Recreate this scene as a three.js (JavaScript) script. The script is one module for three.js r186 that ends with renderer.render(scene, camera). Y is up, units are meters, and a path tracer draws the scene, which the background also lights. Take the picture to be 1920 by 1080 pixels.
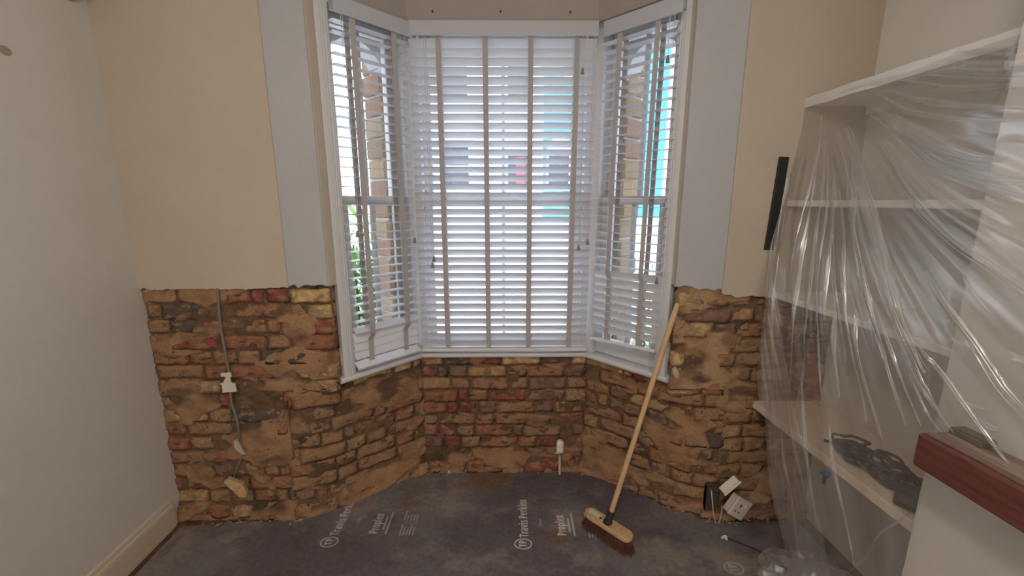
import * as THREE from 'three';
import { RoundedBoxGeometry } from 'three/addons/geometries/RoundedBoxGeometry.js';
import { mergeGeometries, mergeVertices } from 'three/addons/utils/BufferGeometryUtils.js';
import { RectAreaLightUniformsLib } from 'three/addons/lights/RectAreaLightUniformsLib.js';
import { ImprovedNoise } from 'three/addons/math/ImprovedNoise.js';

// ---------------------------------------------------------------- camera, sky, sun, light, exposure
const scene = new THREE.Scene();
const camera = new THREE.PerspectiveCamera(68.7, 1920 / 1080, 0.05, 200);
camera.position.set(0, 1.6, 0);
camera.rotation.order = 'YXZ';
camera.rotation.set(THREE.MathUtils.degToRad(-11.55), THREE.MathUtils.degToRad(-0.53), 0);
scene.add(camera);

const renderer = new THREE.WebGLRenderer({ antialias: true });
renderer.toneMapping = THREE.LinearToneMapping;
renderer.toneMappingExposure = 1.14;
renderer.shadowMap.enabled = true;

const perlin = new ImprovedNoise();
const fbm = (x, y, z = 0, o = 4) => { let s = 0, a = 0.5, f = 1; for (let i = 0; i < o; i++) { s += a * perlin.noise(x * f, y * f, z + i * 7.3); a *= 0.5; f *= 2.03; } return s * 1.35; };
const clamp = (v, a = 0, b = 1) => Math.min(b, Math.max(a, v));
const sstep = (a, b, v) => { const t = clamp((v - a) / (b - a)); return t * t * (3 - 2 * t); };
const lerp = (a, b, t) => a + (b - a) * t;
function rng(seed) { let s = seed | 0; return () => { s = (s + 0x6d2b79f5) | 0; let t = Math.imul(s ^ (s >>> 15), 1 | s); t = (t + Math.imul(t ^ (t >>> 7), 61 | t)) ^ t; return ((t ^ (t >>> 14)) >>> 0) / 4294967296; }; }

{ // daylight sky: blue with soft white clouds, the same all round
  const W = 512, H = 256, d = new Float32Array(W * H * 4);
  for (let j = 0; j < H; j++) for (let i = 0; i < W; i++) {
    const el = (j / H - 0.5) * Math.PI, az = i / W * Math.PI * 2, k = 4 * (j * W + i);
    const up = clamp(Math.sin(el)), x = Math.cos(el) * Math.cos(az), z = Math.cos(el) * Math.sin(az);
    const c = sstep(-0.1, 0.35, fbm(x * 2.3 + 5, z * 2.3 + Math.sin(el) * 2, 3, 5));
    const bl = [lerp(0.72, 0.36, up), lerp(0.86, 0.56, up), lerp(1.0, 0.95, up)];
    for (let n = 0; n < 3; n++) d[k + n] = (el < 0 ? [0.4, 0.42, 0.45][n] : lerp(bl[n], 1.05, c * 0.8)) * 6;
    d[k + 3] = 1;
  }
  const t = new THREE.DataTexture(d, W, H, THREE.RGBAFormat, THREE.FloatType);
  t.mapping = THREE.EquirectangularReflectionMapping; t.magFilter = t.minFilter = THREE.LinearFilter; t.needsUpdate = true;
  scene.background = t;
}
const sun = new THREE.DirectionalLight(0xfff1dd, 3.6);      // high behind the house: lights the facades across the street
sun.position.set(-6, 20, 3); sun.target.position.set(0, 0, -8); sun.castShadow = true; sun.shadow.radius = 1;
Object.assign(sun.shadow.camera, { left: -22, right: 22, top: 22, bottom: -22, near: 0.5, far: 60 });
sun.shadow.mapSize.set(2048, 2048);
scene.add(sun, sun.target);

RectAreaLightUniformsLib.init();
const REAR = { w: 2.3, h: 1.75, y: 1.55, z: 2.55 };          // the frosted rear window of the room, behind the camera
const rear = new THREE.RectAreaLight(0xfff6ee, 1.0, REAR.w, REAR.h);
rear.position.set(0, REAR.y, REAR.z - 0.03); rear.rotation.y = 0;   // a RectAreaLight shines along its -z, into the room
scene.add(rear);

// ---------------------------------------------------------------- helpers
const names = new Map();
function numbered(n) { const k = names.get(n) || 0; names.set(n, k + 1); return k ? `${n}_${String(k).padStart(3, '0')}` : n; }
function mesh(name, geo, mat, parent = scene) { const m = new THREE.Mesh(geo, mat); m.name = numbered(name); m.castShadow = m.receiveShadow = true; parent.add(m); return m; }
function grp(name, parent = scene) { const g = new THREE.Group(); g.name = numbered(name); parent.add(g); return g; }
function tag(o, label, category, group) { o.userData.label = label; o.userData.category = category; if (group) o.userData.group = group; return o; }
function struct(o) { o.userData.kind = 'structure'; return o; }
const SK = THREE.MathUtils.degToRad(1.92), SKc = Math.cos(SK), SKs = Math.sin(SK);
const D = (x, z) => [x * SKc + z * SKs, -x * SKs + z * SKc];   // the side walls stand 1.92 degrees out of square with the bay wall
const D3 = (x, y, z) => { const p = D(x, z); return new THREE.Vector3(p[0], y, p[1]); };
const skew = (g) => g.rotateY(SK);

function uvM(geo, sc = 1, ox = 0, oy = 0) {  // uv in metres from the dominant direction of each face
  const g = geo.index ? geo.toNonIndexed() : geo, p = g.attributes.position, uv = new Float32Array(p.count * 2);
  const a = new THREE.Vector3(), b = new THREE.Vector3(), c = new THREE.Vector3();
  for (let i = 0; i < p.count; i += 3) {
    a.fromBufferAttribute(p, i); b.fromBufferAttribute(p, i + 1); c.fromBufferAttribute(p, i + 2);
    const n = b.clone().sub(a).cross(c.clone().sub(a)), ax = Math.abs(n.x), ay = Math.abs(n.y), az = Math.abs(n.z);
    [a, b, c].forEach((v, k) => { const q = ay >= ax && ay >= az ? [v.x, v.z] : ax > az ? [v.z, v.y] : [v.x, v.y]; uv[2 * (i + k)] = q[0] * sc + ox; uv[2 * (i + k) + 1] = q[1] * sc + oy; });
  }
  g.setAttribute('uv', new THREE.BufferAttribute(uv, 2));
  return g;
}
const box = (x0, x1, y0, y1, z0, z1) => { const g = new THREE.BoxGeometry(x1 - x0, y1 - y0, z1 - z0); g.translate((x0 + x1) / 2, (y0 + y1) / 2, (z0 + z1) / 2); return g; };
const rbox = (x0, x1, y0, y1, z0, z1, r = 0.003, s = 2) => { const g = new RoundedBoxGeometry(x1 - x0, y1 - y0, z1 - z0, s, Math.min(r, (x1 - x0) * 0.49, (y1 - y0) * 0.49, (z1 - z0) * 0.49)); g.translate((x0 + x1) / 2, (y0 + y1) / 2, (z0 + z1) / 2); return g; };
const join = (gs) => mergeGeometries(gs.map((g) => { const q = g.index ? g.toNonIndexed() : g; if (!q.attributes.uv) q.setAttribute('uv', new THREE.BufferAttribute(new Float32Array(q.attributes.position.count * 2), 2)); for (const k of Object.keys(q.attributes)) if (!['position', 'normal', 'uv'].includes(k)) q.deleteAttribute(k); return q; }));
function prism(pts, y0, y1) { // plan polygon [(x,z)] between two heights
  const s = new THREE.Shape(pts.map(([x, z]) => new THREE.Vector2(x, -z)));
  const g = new THREE.ExtrudeGeometry(s, { depth: y1 - y0, bevelEnabled: false }); g.rotateX(-Math.PI / 2); g.translate(0, y0, 0); return uvM(g);
}
const tube = (pts, r, seg = 24, rs = 8) => new THREE.TubeGeometry(new THREE.CatmullRomCurve3(pts.map((p) => (p.isVector3 ? p : new THREE.Vector3(...p)))), seg, r, rs);
function gridGeo(nu, nv, f) { // f(u,v) -> [x,y,z,(s,t)]
  const pos = [], uv = [], idx = [];
  for (let j = 0; j <= nv; j++) for (let i = 0; i <= nu; i++) { const q = f(i / nu, j / nv); pos.push(q[0], q[1], q[2]); uv.push(q[3] ?? i / nu, q[4] ?? j / nv); }
  for (let j = 0; j < nv; j++) for (let i = 0; i < nu; i++) { const a = j * (nu + 1) + i, b = a + 1, c = a + nu + 1, d = c + 1; idx.push(a, b, d, a, d, c); }
  const g = new THREE.BufferGeometry(); g.setAttribute('position', new THREE.Float32BufferAttribute(pos, 3)); g.setAttribute('uv', new THREE.Float32BufferAttribute(uv, 2)); g.setIndex(idx); g.computeVertexNormals(); return g;
}
function tex(w, h, fn, rx = 1, ry = 1, srgb = true) { // fn(u,v,x,y) -> [r,g,b] 0..255
  const d = new Uint8Array(w * h * 4);
  for (let j = 0; j < h; j++) for (let i = 0; i < w; i++) { const c = fn(i / w, j / h, i, j), k = 4 * (j * w + i); d[k] = clamp(c[0], 0, 255); d[k + 1] = clamp(c[1], 0, 255); d[k + 2] = clamp(c[2], 0, 255); d[k + 3] = 255; }
  const t = new THREE.DataTexture(d, w, h); t.wrapS = t.wrapT = THREE.RepeatWrapping; t.magFilter = THREE.LinearFilter; t.minFilter = THREE.LinearMipmapLinearFilter; t.generateMipmaps = true;
  if (srgb) t.colorSpace = THREE.SRGBColorSpace; t.repeat.set(rx, ry); t.needsUpdate = true; return t;
}
const mixc = (a, b, t) => [lerp(a[0], b[0], t), lerp(a[1], b[1], t), lerp(a[2], b[2], t)];
const mulc = (a, k) => [a[0] * k, a[1] * k, a[2] * k];
const lin = (r, g, b) => new THREE.Color(r, g, b);
const std = (o) => new THREE.MeshStandardMaterial({ side: THREE.DoubleSide, ...o });

// ---------------------------------------------------------------- materials
const stipple = tex(256, 256, (u, v) => { const n = 128 + 90 * fbm(u * 24, v * 24, 1, 4); return [n, n, n]; }, 1.7, 1.7, false);
function paint(base, seed, amp = 5) {
  return tex(256, 256, (u, v) => { const n = fbm(u * 5 + seed, v * 5, 2, 5) * amp + fbm(u * 60, v * 60 + seed, 4, 2) * amp * 0.5; return [base[0] + n, base[1] + n, base[2] + n]; }, 0.55, 0.55);
}
const M = {};
M.cream = std({ map: paint([190, 177, 158], 1), roughness: 0.82, bumpMap: stipple, bumpScale: 0.0006 });
M.leftPaint = std({ map: paint([212, 207, 199], 9), roughness: 0.8, bumpMap: stipple, bumpScale: 0.0006 });
M.whitePaint = std({ map: paint([180, 179, 180], 4), roughness: 0.78, bumpMap: stipple, bumpScale: 0.0005 });
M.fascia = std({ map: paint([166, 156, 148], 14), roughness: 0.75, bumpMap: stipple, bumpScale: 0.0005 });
M.alcove = std({ map: paint([227, 222, 214], 6), roughness: 0.85, bumpMap: stipple, bumpScale: 0.0006 });
M.breast = std({ map: paint([206, 199, 189], 21), roughness: 0.85, bumpMap: stipple, bumpScale: 0.0006 });
M.ceiling = std({ map: paint([232, 230, 226], 7), roughness: 0.9 });
M.gloss = new THREE.MeshPhysicalMaterial({ color: lin(0.64, 0.63, 0.63), roughness: 0.38, side: THREE.DoubleSide });
M.slat = new THREE.MeshPhysicalMaterial({ color: lin(0.7, 0.7, 0.72), roughness: 0.42, side: THREE.DoubleSide });
M.shadedValance = new THREE.MeshPhysicalMaterial({ color: lin(0.47, 0.47, 0.49), roughness: 0.45, side: THREE.DoubleSide });  // greyer than the slats: the backlit shade is put into this colour
M.tape = std({ color: lin(0.42, 0.385, 0.37), roughness: 0.95 });
M.cord = std({ color: lin(0.6, 0.57, 0.53), roughness: 0.9 });
M.tassel = std({ color: lin(0.22, 0.19, 0.16), roughness: 0.6 });
M.skirting = new THREE.MeshPhysicalMaterial({ color: lin(0.62, 0.52, 0.4), roughness: 0.45, side: THREE.DoubleSide });
M.glass = new THREE.MeshPhysicalMaterial({ color: 0xffffff, roughness: 0.0, transmission: 1, thickness: 0, ior: 1.5 });
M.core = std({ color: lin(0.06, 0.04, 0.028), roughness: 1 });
M.shelf = std({ map: paint([240, 233, 222], 12), roughness: 0.55 });
M.whitePlastic = new THREE.MeshPhysicalMaterial({ color: lin(0.62, 0.57, 0.48), roughness: 0.4, side: THREE.DoubleSide });
M.black = std({ color: lin(0.012, 0.011, 0.013), roughness: 0.45 });
M.darkRubber = std({ color: lin(0.02, 0.02, 0.02), roughness: 0.6 });
M.nail = std({ color: lin(0.07, 0.06, 0.055), roughness: 0.5, metalness: 0.5 });
M.brass = std({ color: lin(0.45, 0.33, 0.18), roughness: 0.4, metalness: 0.8 });
M.dirt = std({ map: tex(256, 256, (u, v) => { const n = fbm(u * 9, v * 9, 5, 5), g = fbm(u * 70, v * 70, 2, 2); return mixc([128, 92, 62], [84, 62, 46], sstep(-0.3, 0.4, n)).map((c) => c + g * 26); }, 1.4, 1.4), roughness: 1, bumpMap: stipple, bumpScale: 0.004 });

// ---------------------------------------------------------------- the shell of the room
struct(mesh('floor', uvM(box(-2.2, 2.2, -0.12, -0.004, -2.7, 2.8)), M.dirt));
struct(mesh('ceiling', uvM(box(-2.2, 2.2, 2.75, 2.9, -2.75, 2.8)), M.ceiling));
struct(mesh('wall_left', skew(uvM(box(-1.85, -1.62, 0, 2.76, -2.05, 2.75))), M.leftPaint));
{ // the wall on the right: recessed alcoves with a chimney breast standing forward between them
  const g = struct(grp('wall_right'));
  mesh('alcove_wall', skew(prism([[1.6, -2.05], [1.6, 2.75], [1.95, 2.75], [1.95, -2.05]], 0, 2.76)), M.alcove, g);
  mesh('chimney_breast', skew(prism([[1.61, -1.02], [1.22, -1.02], [1.22, 0.75], [1.61, 0.75]], 0, 2.76)), M.breast, g);
}
{ // rear wall with its frosted window
  const w = REAR.w / 2, y0 = REAR.y - REAR.h / 2, y1 = REAR.y + REAR.h / 2, z0 = REAR.z, z1 = REAR.z + 0.22;
  const g = struct(grp('wall_back'));
  mesh('plaster', join([uvM(box(-2.2, -w, 0, 2.75, z0, z1)), uvM(box(w, 2.2, 0, 2.75, z0, z1)), uvM(box(-w, w, 0, y0, z0, z1)), uvM(box(-w, w, y1, 2.75, z0, z1))]), M.cream, g);
  const win = struct(grp('window_4'));
  const bars = [box(-w, -w + 0.06, y0, y1, z0 + 0.02, z0 + 0.1), box(w - 0.06, w, y0, y1, z0 + 0.02, z0 + 0.1), box(-w, w, y0, y0 + 0.06, z0 + 0.02, z0 + 0.1), box(-w, w, y1 - 0.06, y1, z0 + 0.02, z0 + 0.1), box(-0.03, 0.03, y0, y1, z0 + 0.02, z0 + 0.1)];
  mesh('window_frame', join(bars), M.gloss, win);
  mesh('pane', box(-w, w, y0, y1, z0 + 0.11, z0 + 0.12), std({ color: 0xffffff, emissive: lin(1, 0.95, 0.88), emissiveIntensity: 1.2, roughness: 0.5 }), win);
}

{ // unseen opal ceiling lamp, added to even out light on walls and floor
  const g = grp('added_ceiling_lamp'); tag(g, 'unseen round opal ceiling lamp added behind the camera to even out the room light', 'lamp'); g.position.set(0, 2.75, 0.1);
  mesh('mount', new THREE.CylinderGeometry(0.17, 0.17, 0.03, 32).translate(0, -0.016, 0), M.gloss, g);
  const prof = []; for (let i = 0; i <= 12; i++) { const t = Math.PI / 2 * i / 12; prof.push(new THREE.Vector2(0.0005 + 0.16 * Math.sin(t), -0.03 - 0.1 * Math.cos(t))); }
  mesh('diffuser', new THREE.LatheGeometry(prof, 32), std({ color: 0xffffff, emissive: lin(1, 0.93, 0.84), emissiveIntensity: 1.5, roughness: 0.4 }), g);
  const l = new THREE.PointLight(0xfff4e8, 2.7, 0, 2); l.position.set(0, -0.19, 0); l.castShadow = true; l.shadow.radius = 7; g.add(l);
}

// ---------------------------------------------------------------- brickwork
function lumpy(w, h, d, seed, nx, ny, rough) { // one worn brick, face at z = 0, centre at the origin
  const X = [-w / 2], Y = [-h / 2]; for (let i = 0; i <= nx; i++) X.push(-w / 2 + w * i / nx); for (let j = 0; j <= ny; j++) Y.push(-h / 2 + h * j / ny); X.push(w / 2); Y.push(h / 2);
  const NX = X.length, NY = Y.length, pos = [], uv = [], idx = [];
  for (let j = 0; j < NY; j++) for (let i = 0; i < NX; i++) {
    const side = i === 0 || j === 0 || i === NX - 1 || j === NY - 1;
    let x = X[i], y = Y[j], z = 0;
    const ex = 1 - 2 * Math.abs(x) / w, ey = 1 - 2 * Math.abs(y) / h, edge = (ex < 0.01 ? 1 : 0) + (ey < 0.01 ? 1 : 0);
    x += 0.007 * perlin.noise(x * 30 + seed, y * 40, 1.7 + seed); y += 0.007 * perlin.noise(x * 25, y * 40 + seed, 9.1 + seed);
    if (side) { z = -d; } else { z = rough * (fbm(x * 14 + seed * 3.1, y * 22, seed * 1.7, 3)) - 0.0022 * edge; x *= 1 - 0.006 * edge; y *= 1 - 0.02 * edge; }
    pos.push(x, y, z); uv.push(x / 0.26 + 0.5, y / 0.13 + 0.5);
  }
  for (let j = 0; j < NY - 1; j++) for (let i = 0; i < NX - 1; i++) { const a = j * NX + i, b = a + 1, c = a + NX, e = c + 1; idx.push(a, b, e, a, e, c); }
  const g = new THREE.BufferGeometry(); g.setAttribute('position', new THREE.Float32BufferAttribute(pos, 3)); g.setAttribute('uv', new THREE.Float32BufferAttribute(uv, 2)); g.setIndex(idx); g.computeVertexNormals(); return g;
}
const SHAPES = { full: [], half: [], quarter: [] };
for (let i = 0; i < 20; i++) SHAPES.full.push(lumpy(0.215, 0.066, 0.05, i * 2.37 + 0.5, 9, 4, 0.019));
for (let i = 0; i < 14; i++) SHAPES.half.push(lumpy(0.103, 0.066, 0.05, i * 3.11 + 40, 5, 4, 0.017));
for (let i = 0; i < 6; i++) SHAPES.quarter.push(lumpy(0.055, 0.066, 0.05, i * 4.7 + 80, 3, 4, 0.014));
const CLAY = { red: [148, 98, 74], crimson: [136, 74, 64], brown: [148, 112, 82], ochre: [170, 136, 98], plum: [124, 94, 80], char: [92, 80, 70], yellow: [190, 160, 114] };
const TONE = [161, 125, 92];
const DUST = [166, 132, 98];
const brickMats = {};
for (const [k, base] of Object.entries(CLAY)) brickMats[k] = [0, 1, 2].map((v) => {
  const t = tex(128, 64, (u, v2) => {
    const n = fbm(u * 5 + v * 9 + base[0], v2 * 3, 1, 5), m = fbm(u * 4 + v * 5, v2 * 3.2 + base[1], 7, 4), g = fbm(u * 40, v2 * 20, v, 3);
    let c = mulc(base, 1 + 0.35 * n);
    c = mixc(c, mulc(DUST, 0.9 + 0.3 * g), sstep(0.14 - v * 0.2, 0.36 - v * 0.16, m) * 0.85);
    c = mixc(c, [58, 46, 38], sstep(0.36, 0.56, fbm(u * 7 + 3 + v, v2 * 5 + base[2], 4, 4)) * 0.7);
    return c.map((q) => q + g * 13);
  });
  return std({ map: t, roughness: 0.96, bumpMap: stipple, bumpScale: 0.0005 });
});
// a patch of exposed brick in its own frame: x along the wall, y up, z into the room; bricks face z = 0
function brickWork(parent, o) {
  const R = rng(o.seed), course = 0.075; o.at ??= (s, y, z) => [s, y, z]; o.turn ??= () => 0;
  const foot = (s, y) => (o.foot ?? 0.026) * (1 - sstep(0.05, 0.115, y + 0.02 * perlin.noise(s * 9, 3, o.seed)));
  const smear = (s, y) => fbm((s + o.seed) * 3.6, y * 6.2, o.seed * 0.7, 3) + (o.bias ?? 0) + (o.biasFn ? o.biasFn(s, y) : 0);
  // mortar bed with the smears of old plaster backing left on the bricks
  const nu = Math.round((o.s1 - o.s0) / 0.0065), nv = Math.round((o.y1 - o.y0) / 0.0065);
  const geo = gridGeo(nu, nv, (u, v) => {
    const s = lerp(o.s0, o.s1, u), y = lerp(o.y0, o.y1, v);
    const m = sstep(0.06, 0.17, smear(s, y));
    const z = lerp(-0.0065 + 0.012 * fbm(s * 24, y * 26, 3, 3) - 0.03 * sstep(0.32, 0.45, fbm(s * 13 + o.seed, y * 17, 31, 3)), 0.005 + 0.006 * fbm(s * 11, y * 15, 8, 3), m) + foot(s, y) + 0.0012 * perlin.noise(s * 90, y * 90, 1);
    const back = o.cut && o.cut(s, y) ? 0.25 : 0, pit = o.pit ? o.pit(s, y) : 0;
    return [...o.at(s, y, z - back - pit), u, v];
  });
  const map = tex(Math.min(512, nu * 3), Math.min(640, nv * 3), (u, v) => {
    const s = lerp(o.s0, o.s1, u), y = lerp(o.y0, o.y1, v), n = fbm(s * 9 + 4, y * 11, 2, 5), g = fbm(s * 95, y * 95, 3, 3), st = fbm(s * 3.1 + o.seed, y * 5.4, 11, 4), m = sstep(0.04, 0.2, smear(s, y));
    let c = mixc(o.tone ?? TONE, [138, 104, 76], sstep(-0.25, 0.35, n));
    c = mixc(mulc(c, 0.72), c, m);
    c = mixc(c, [62, 48, 40], sstep(0.16, 0.42, st) * 0.6);
    c = mixc(c, [178, 156, 122], sstep(0.4, 0.5, fbm(s * 26, y * 30, 17, 3)) * 0.5);
    c = mixc(c, [172, 132, 98], (1 - sstep(0.03, 0.075, y + 0.03 * n)) * 0.8);
    return c.map((q) => q + g * 18);
  });
  map.wrapS = map.wrapT = THREE.ClampToEdgeWrapping;
  mesh('mortar', geo, std({ map, roughness: 1 }), parent);
  const rows = Math.round(o.y1 / course);
  for (let r = 0; r < rows; r++) {
    const y = course * (r + 0.5) + o.yOff, lim = o.limit ? o.limit(y) : [o.s0, o.s1];
    if (y + course / 2 > o.y1 + 0.04) continue;
    let s = lim[0] - R() * 0.12, head = r % 2 === 0;
    while (s < lim[1] - 0.012) {
      const q = R(); let L = head ? 0.103 : 0.215; if (q > 0.86) L = 0.055; head = q > 0.2 ? !head : head;
      let a = Math.max(s, lim[0]), b = Math.min(s + L, lim[1]); s += L + 0.01;
      const w = b - a; if (w < 0.026) continue;
      if (o.skip && o.skip((a + b) / 2, y)) continue;
      const kind = w > 0.15 ? 'full' : w > 0.075 ? 'half' : 'quarter', w0 = { full: 0.215, half: 0.103, quarter: 0.055 }[kind];
      const g = SHAPES[kind][Math.floor(R() * SHAPES[kind].length)], name = o.pick((a + b) / 2, y, R), mat = brickMats[name][Math.floor(clamp(R() * 3 + (o.dust ?? 0), 0, 2.99))];
      const m = mesh('brick', g, mat, parent);
      const flip = R() < 0.5;
      m.scale.set(w / w0, 0.97 + R() * 0.08, 1);
      m.position.set(...o.at((a + b) / 2, y + (R() - 0.5) * 0.007, (R() - 0.5) * 0.012 + (R() < 0.07 ? -0.02 : 0) + foot((a + b) / 2, y) * 0.8));
      m.rotation.order = 'YXZ'; m.rotation.set((R() - 0.5) * 0.06, o.turn((a + b) / 2, y) + (R() - 0.5) * 0.05, (flip ? Math.PI : 0) + (R() - 0.5) * 0.03);
    }
  }
}
const pickFrom = (w) => (R) => { let t = R() * w.reduce((a, b) => a + b[1], 0); for (const [k, v] of w) { t -= v; if (t <= 0) return k; } return w[0][0]; };
const sideMix = pickFrom([['red', 5], ['brown', 4.5], ['crimson', 1], ['ochre', 1], ['plum', 2], ['char', 0.9]]), baseMix = pickFrom([['crimson', 4], ['red', 4], ['plum', 2.2], ['char', 1.6], ['brown', 1.4], ['ochre', 0.7]]), topMix = pickFrom([['yellow', 5], ['ochre', 2], ['crimson', 1.2], ['char', 1]]), rightMix = pickFrom([['brown', 6], ['plum', 3], ['ochre', 2.5], ['char', 1], ['red', 1]]);

const BAY = { AL: [-0.87, -1.93], CL: [-0.495, -2.288], CR: [0.445, -2.288], AR: [0.83, -1.93], EL: [-0.80, -1.955], ER: [0.765, -1.95] };
const along = (a, b) => ({ len: Math.hypot(b[0] - a[0], b[1] - a[1]), turn: Math.atan2(-(b[1] - a[1]), b[0] - a[0]) });
function wallGroup(name, a, b) { const g = struct(grp(name)); g.position.set(a[0], 0, a[1]); const q = along(a, b); g.rotation.y = q.turn; return [g, q.len]; }
const coreAt = (g, pts, y0, y1, mat = M.core, name = 'masonry_core') => { const geo = prism(pts, y0, y1); g.updateMatrixWorld(true); geo.applyMatrix4(g.matrixWorld.clone().invert()); return mesh(name, geo, mat, g); };
const SILL = 0.735, HEAD = 2.462;

function ragged(pts, seed, amp = 0.006, step = 0.007) { // a broken plaster edge through the given points
  const out = [];
  for (let k = 0; k < pts.length - 1; k++) { const [x0, y0] = pts[k], [x1, y1] = pts[k + 1], n = Math.max(2, Math.round(Math.abs(x1 - x0) / step)); for (let i = 0; i < n; i++) { const t = i / n, x = lerp(x0, x1, t); out.push([x, lerp(y0, y1, t) + amp * (fbm(x * 26 + seed, seed, 1, 4) * 1.6 + 0.5 * perlin.noise(x * 120, seed, 4))]); } }
  out.push(pts[pts.length - 1]); return out;
}
function plaster(name, low, x0, x1, top, z, depth, mat, parent, bevel = 0.004) {
  const s = new THREE.Shape(); s.moveTo(x0, top); low.forEach(([x, y]) => s.lineTo(x, y)); s.lineTo(x1, top); s.closePath();
  const g = new THREE.ExtrudeGeometry(s, { depth: depth - bevel, bevelEnabled: bevel > 0, bevelThickness: bevel, bevelSize: bevel * 0.6, bevelOffset: -bevel * 0.6, bevelSegments: 2 });
  g.translate(0, 0, z); return mesh(name, uvM(g), mat, parent);
}
const edgeMat = std({ color: lin(0.05, 0.034, 0.022), roughness: 1 });

{ // left of the bay
  const A = [-1.72, -1.912], [g, L] = wallGroup('wall_front_left', A, [-0.87, -1.912]);
  coreAt(g, [[-2.0, -1.985], [-1.1, -1.985], [-1.1, -2.3], [-2.0, -2.3]], 0, SILL);
  coreAt(g, [[-2.0, -1.985], [-0.86, -1.985], [-0.87, -2.03], [-0.98, -2.3], [-2.0, -2.3]], 0.71, 2.8);
  brickWork(g, { seed: 11, s0: 0.005, s1: 0.905, y0: 0, y1: 1.235, yOff: 0.012, bias: 0.05, limit: (y) => [0.03, y > 0.69 ? 0.895 : 0.632], dust: 0.3,
    skip: (s, y) => s > 0.85 && y > 0.8 && y < 0.93, pit: (s, y) => 0.055 * sstep(0.855, 0.875, s) * sstep(0.8, 0.82, y) * (1 - sstep(0.9, 0.92, y)),
    pick: (s, y, R) => (s > 0.8 && y > 0.7 ? topMix(R) : sideMix(R)), cut: (s, y) => s > 0.645 && y < 0.7 + 0.01 * perlin.noise(s * 20, 1, 1) });
  const low = ragged([[0, 1.205], [0.06, 1.212], [0.1, 1.206], [0.3, 1.2095], [0.5, 1.207], [0.716, 1.216]], 3);
  plaster('plaster', low, 0, 0.716, 2.8, 0, 0.017, M.cream, g);
  const low2 = ragged([[0.716, 1.216], [0.745, 1.232], [0.76, 1.216], [0.8, 1.226], [0.9, 1.222]], 5);
  plaster('pilaster_band', low2, 0.716, 0.897, 2.8, 0, 0.0195, M.whitePaint, g, 0.008);
  const rev = new THREE.Shape([[-0.823, -1.9], [-0.815, -1.897], [-0.797, -1.953], [-0.825, -1.965]].map(([x, z]) => new THREE.Vector2(x, -z)));
  const rg = new THREE.ExtrudeGeometry(rev, { depth: 1.58, bevelEnabled: false }); rg.rotateX(-Math.PI / 2); rg.translate(-A[0], 1.222, -A[1]); mesh('reveal', uvM(rg), M.cream, g);
}
{ // right of the bay
  const A = [0.83, -1.912], [g] = wallGroup('wall_front_right', A, [1.62, -1.912]);
  coreAt(g, [[1.08, -1.985], [2.0, -1.985], [2.0, -2.3], [1.08, -2.3]], 0, SILL);
  coreAt(g, [[0.825, -1.985], [2.0, -1.985], [2.0, -2.3], [0.95, -2.3], [0.835, -2.03]], 0.71, 2.8);
  brickWork(g, { seed: 29, s0: -0.045, s1: 0.76, y0: 0, y1: 1.235, yOff: -0.01, bias: 0.1, limit: (y) => [y > 0.69 ? -0.035 : 0.238, 0.75], dust: 0.6, foot: 0.045,
    skip: (s, y) => s < 0.02 && y > 0.82 && y < 0.95, pit: (s, y) => 0.055 * (1 - sstep(0.005, 0.025, s)) * sstep(0.82, 0.84, y) * (1 - sstep(0.92, 0.94, y)),
    pick: (s, y, R) => (s < 0.06 && y > 0.7 ? topMix(R) : rightMix(R)), cut: (s, y) => s < 0.225 && y < 0.7 + 0.01 * perlin.noise(s * 20, 1, 1), tone: [170, 138, 104] });
  const low = ragged([[-0.06, 1.215], [0.0, 1.218], [0.05, 1.2], [0.09, 1.208], [0.122, 1.196], [0.15, 1.205], [0.159, 1.2]], 8);
  plaster('pilaster_band', low, -0.06, 0.159, 2.8, 0, 0.0195, M.whitePaint, g, 0.008);
  const low2 = ragged([[0.159, 1.185], [0.19, 1.176], [0.23, 1.164], [0.3, 1.172], [0.36, 1.166], [0.44, 1.16], [0.6, 1.168], [0.78, 1.165]], 13);
  plaster('plaster', low2, 0.159, 0.78, 2.8, 0, 0.017, M.cream, g);
  const rev = new THREE.Shape([[0.79, -1.9], [0.782, -1.897], [0.763, -1.948], [0.79, -1.965]].map(([x, z]) => new THREE.Vector2(x, -z)));
  const rg = new THREE.ExtrudeGeometry(rev, { depth: 1.58, bevelEnabled: false }); rg.rotateX(-Math.PI / 2); rg.translate(-A[0], 1.222, -A[1]); mesh('reveal', uvM(rg), M.cream, g);
}
const BAYOUT = { AL: [-1.1, -2.25], CL: [-0.62, -2.6], CR: [0.57, -2.6], AR: [1.08, -2.25] };
function bayPath(top, bot) { // a wall line that follows one curve under the sill and another at the floor
  const mk = (q) => new THREE.CatmullRomCurve3(q.map(([x, z]) => new THREE.Vector3(x, 0, z)), false, 'centripetal'), T = mk(top), B = mk(bot), L = (T.getLength() + B.getLength()) / 2;
  const f = (s, y) => { const u = clamp(s / L), t = 1 - clamp(y / 0.72), p = T.getPointAt(u).lerp(B.getPointAt(u), t), d = T.getTangentAt(u).lerp(B.getTangentAt(u), t).normalize(), a = Math.atan2(-d.z, d.x); return [p, a]; };
  return { L, turn: (s, y) => f(s, y)[1], at: (s, y, z) => { const [p, a] = f(s, y); return [p.x + z * Math.sin(a), y, p.z + z * Math.cos(a)]; } };
}
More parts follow.
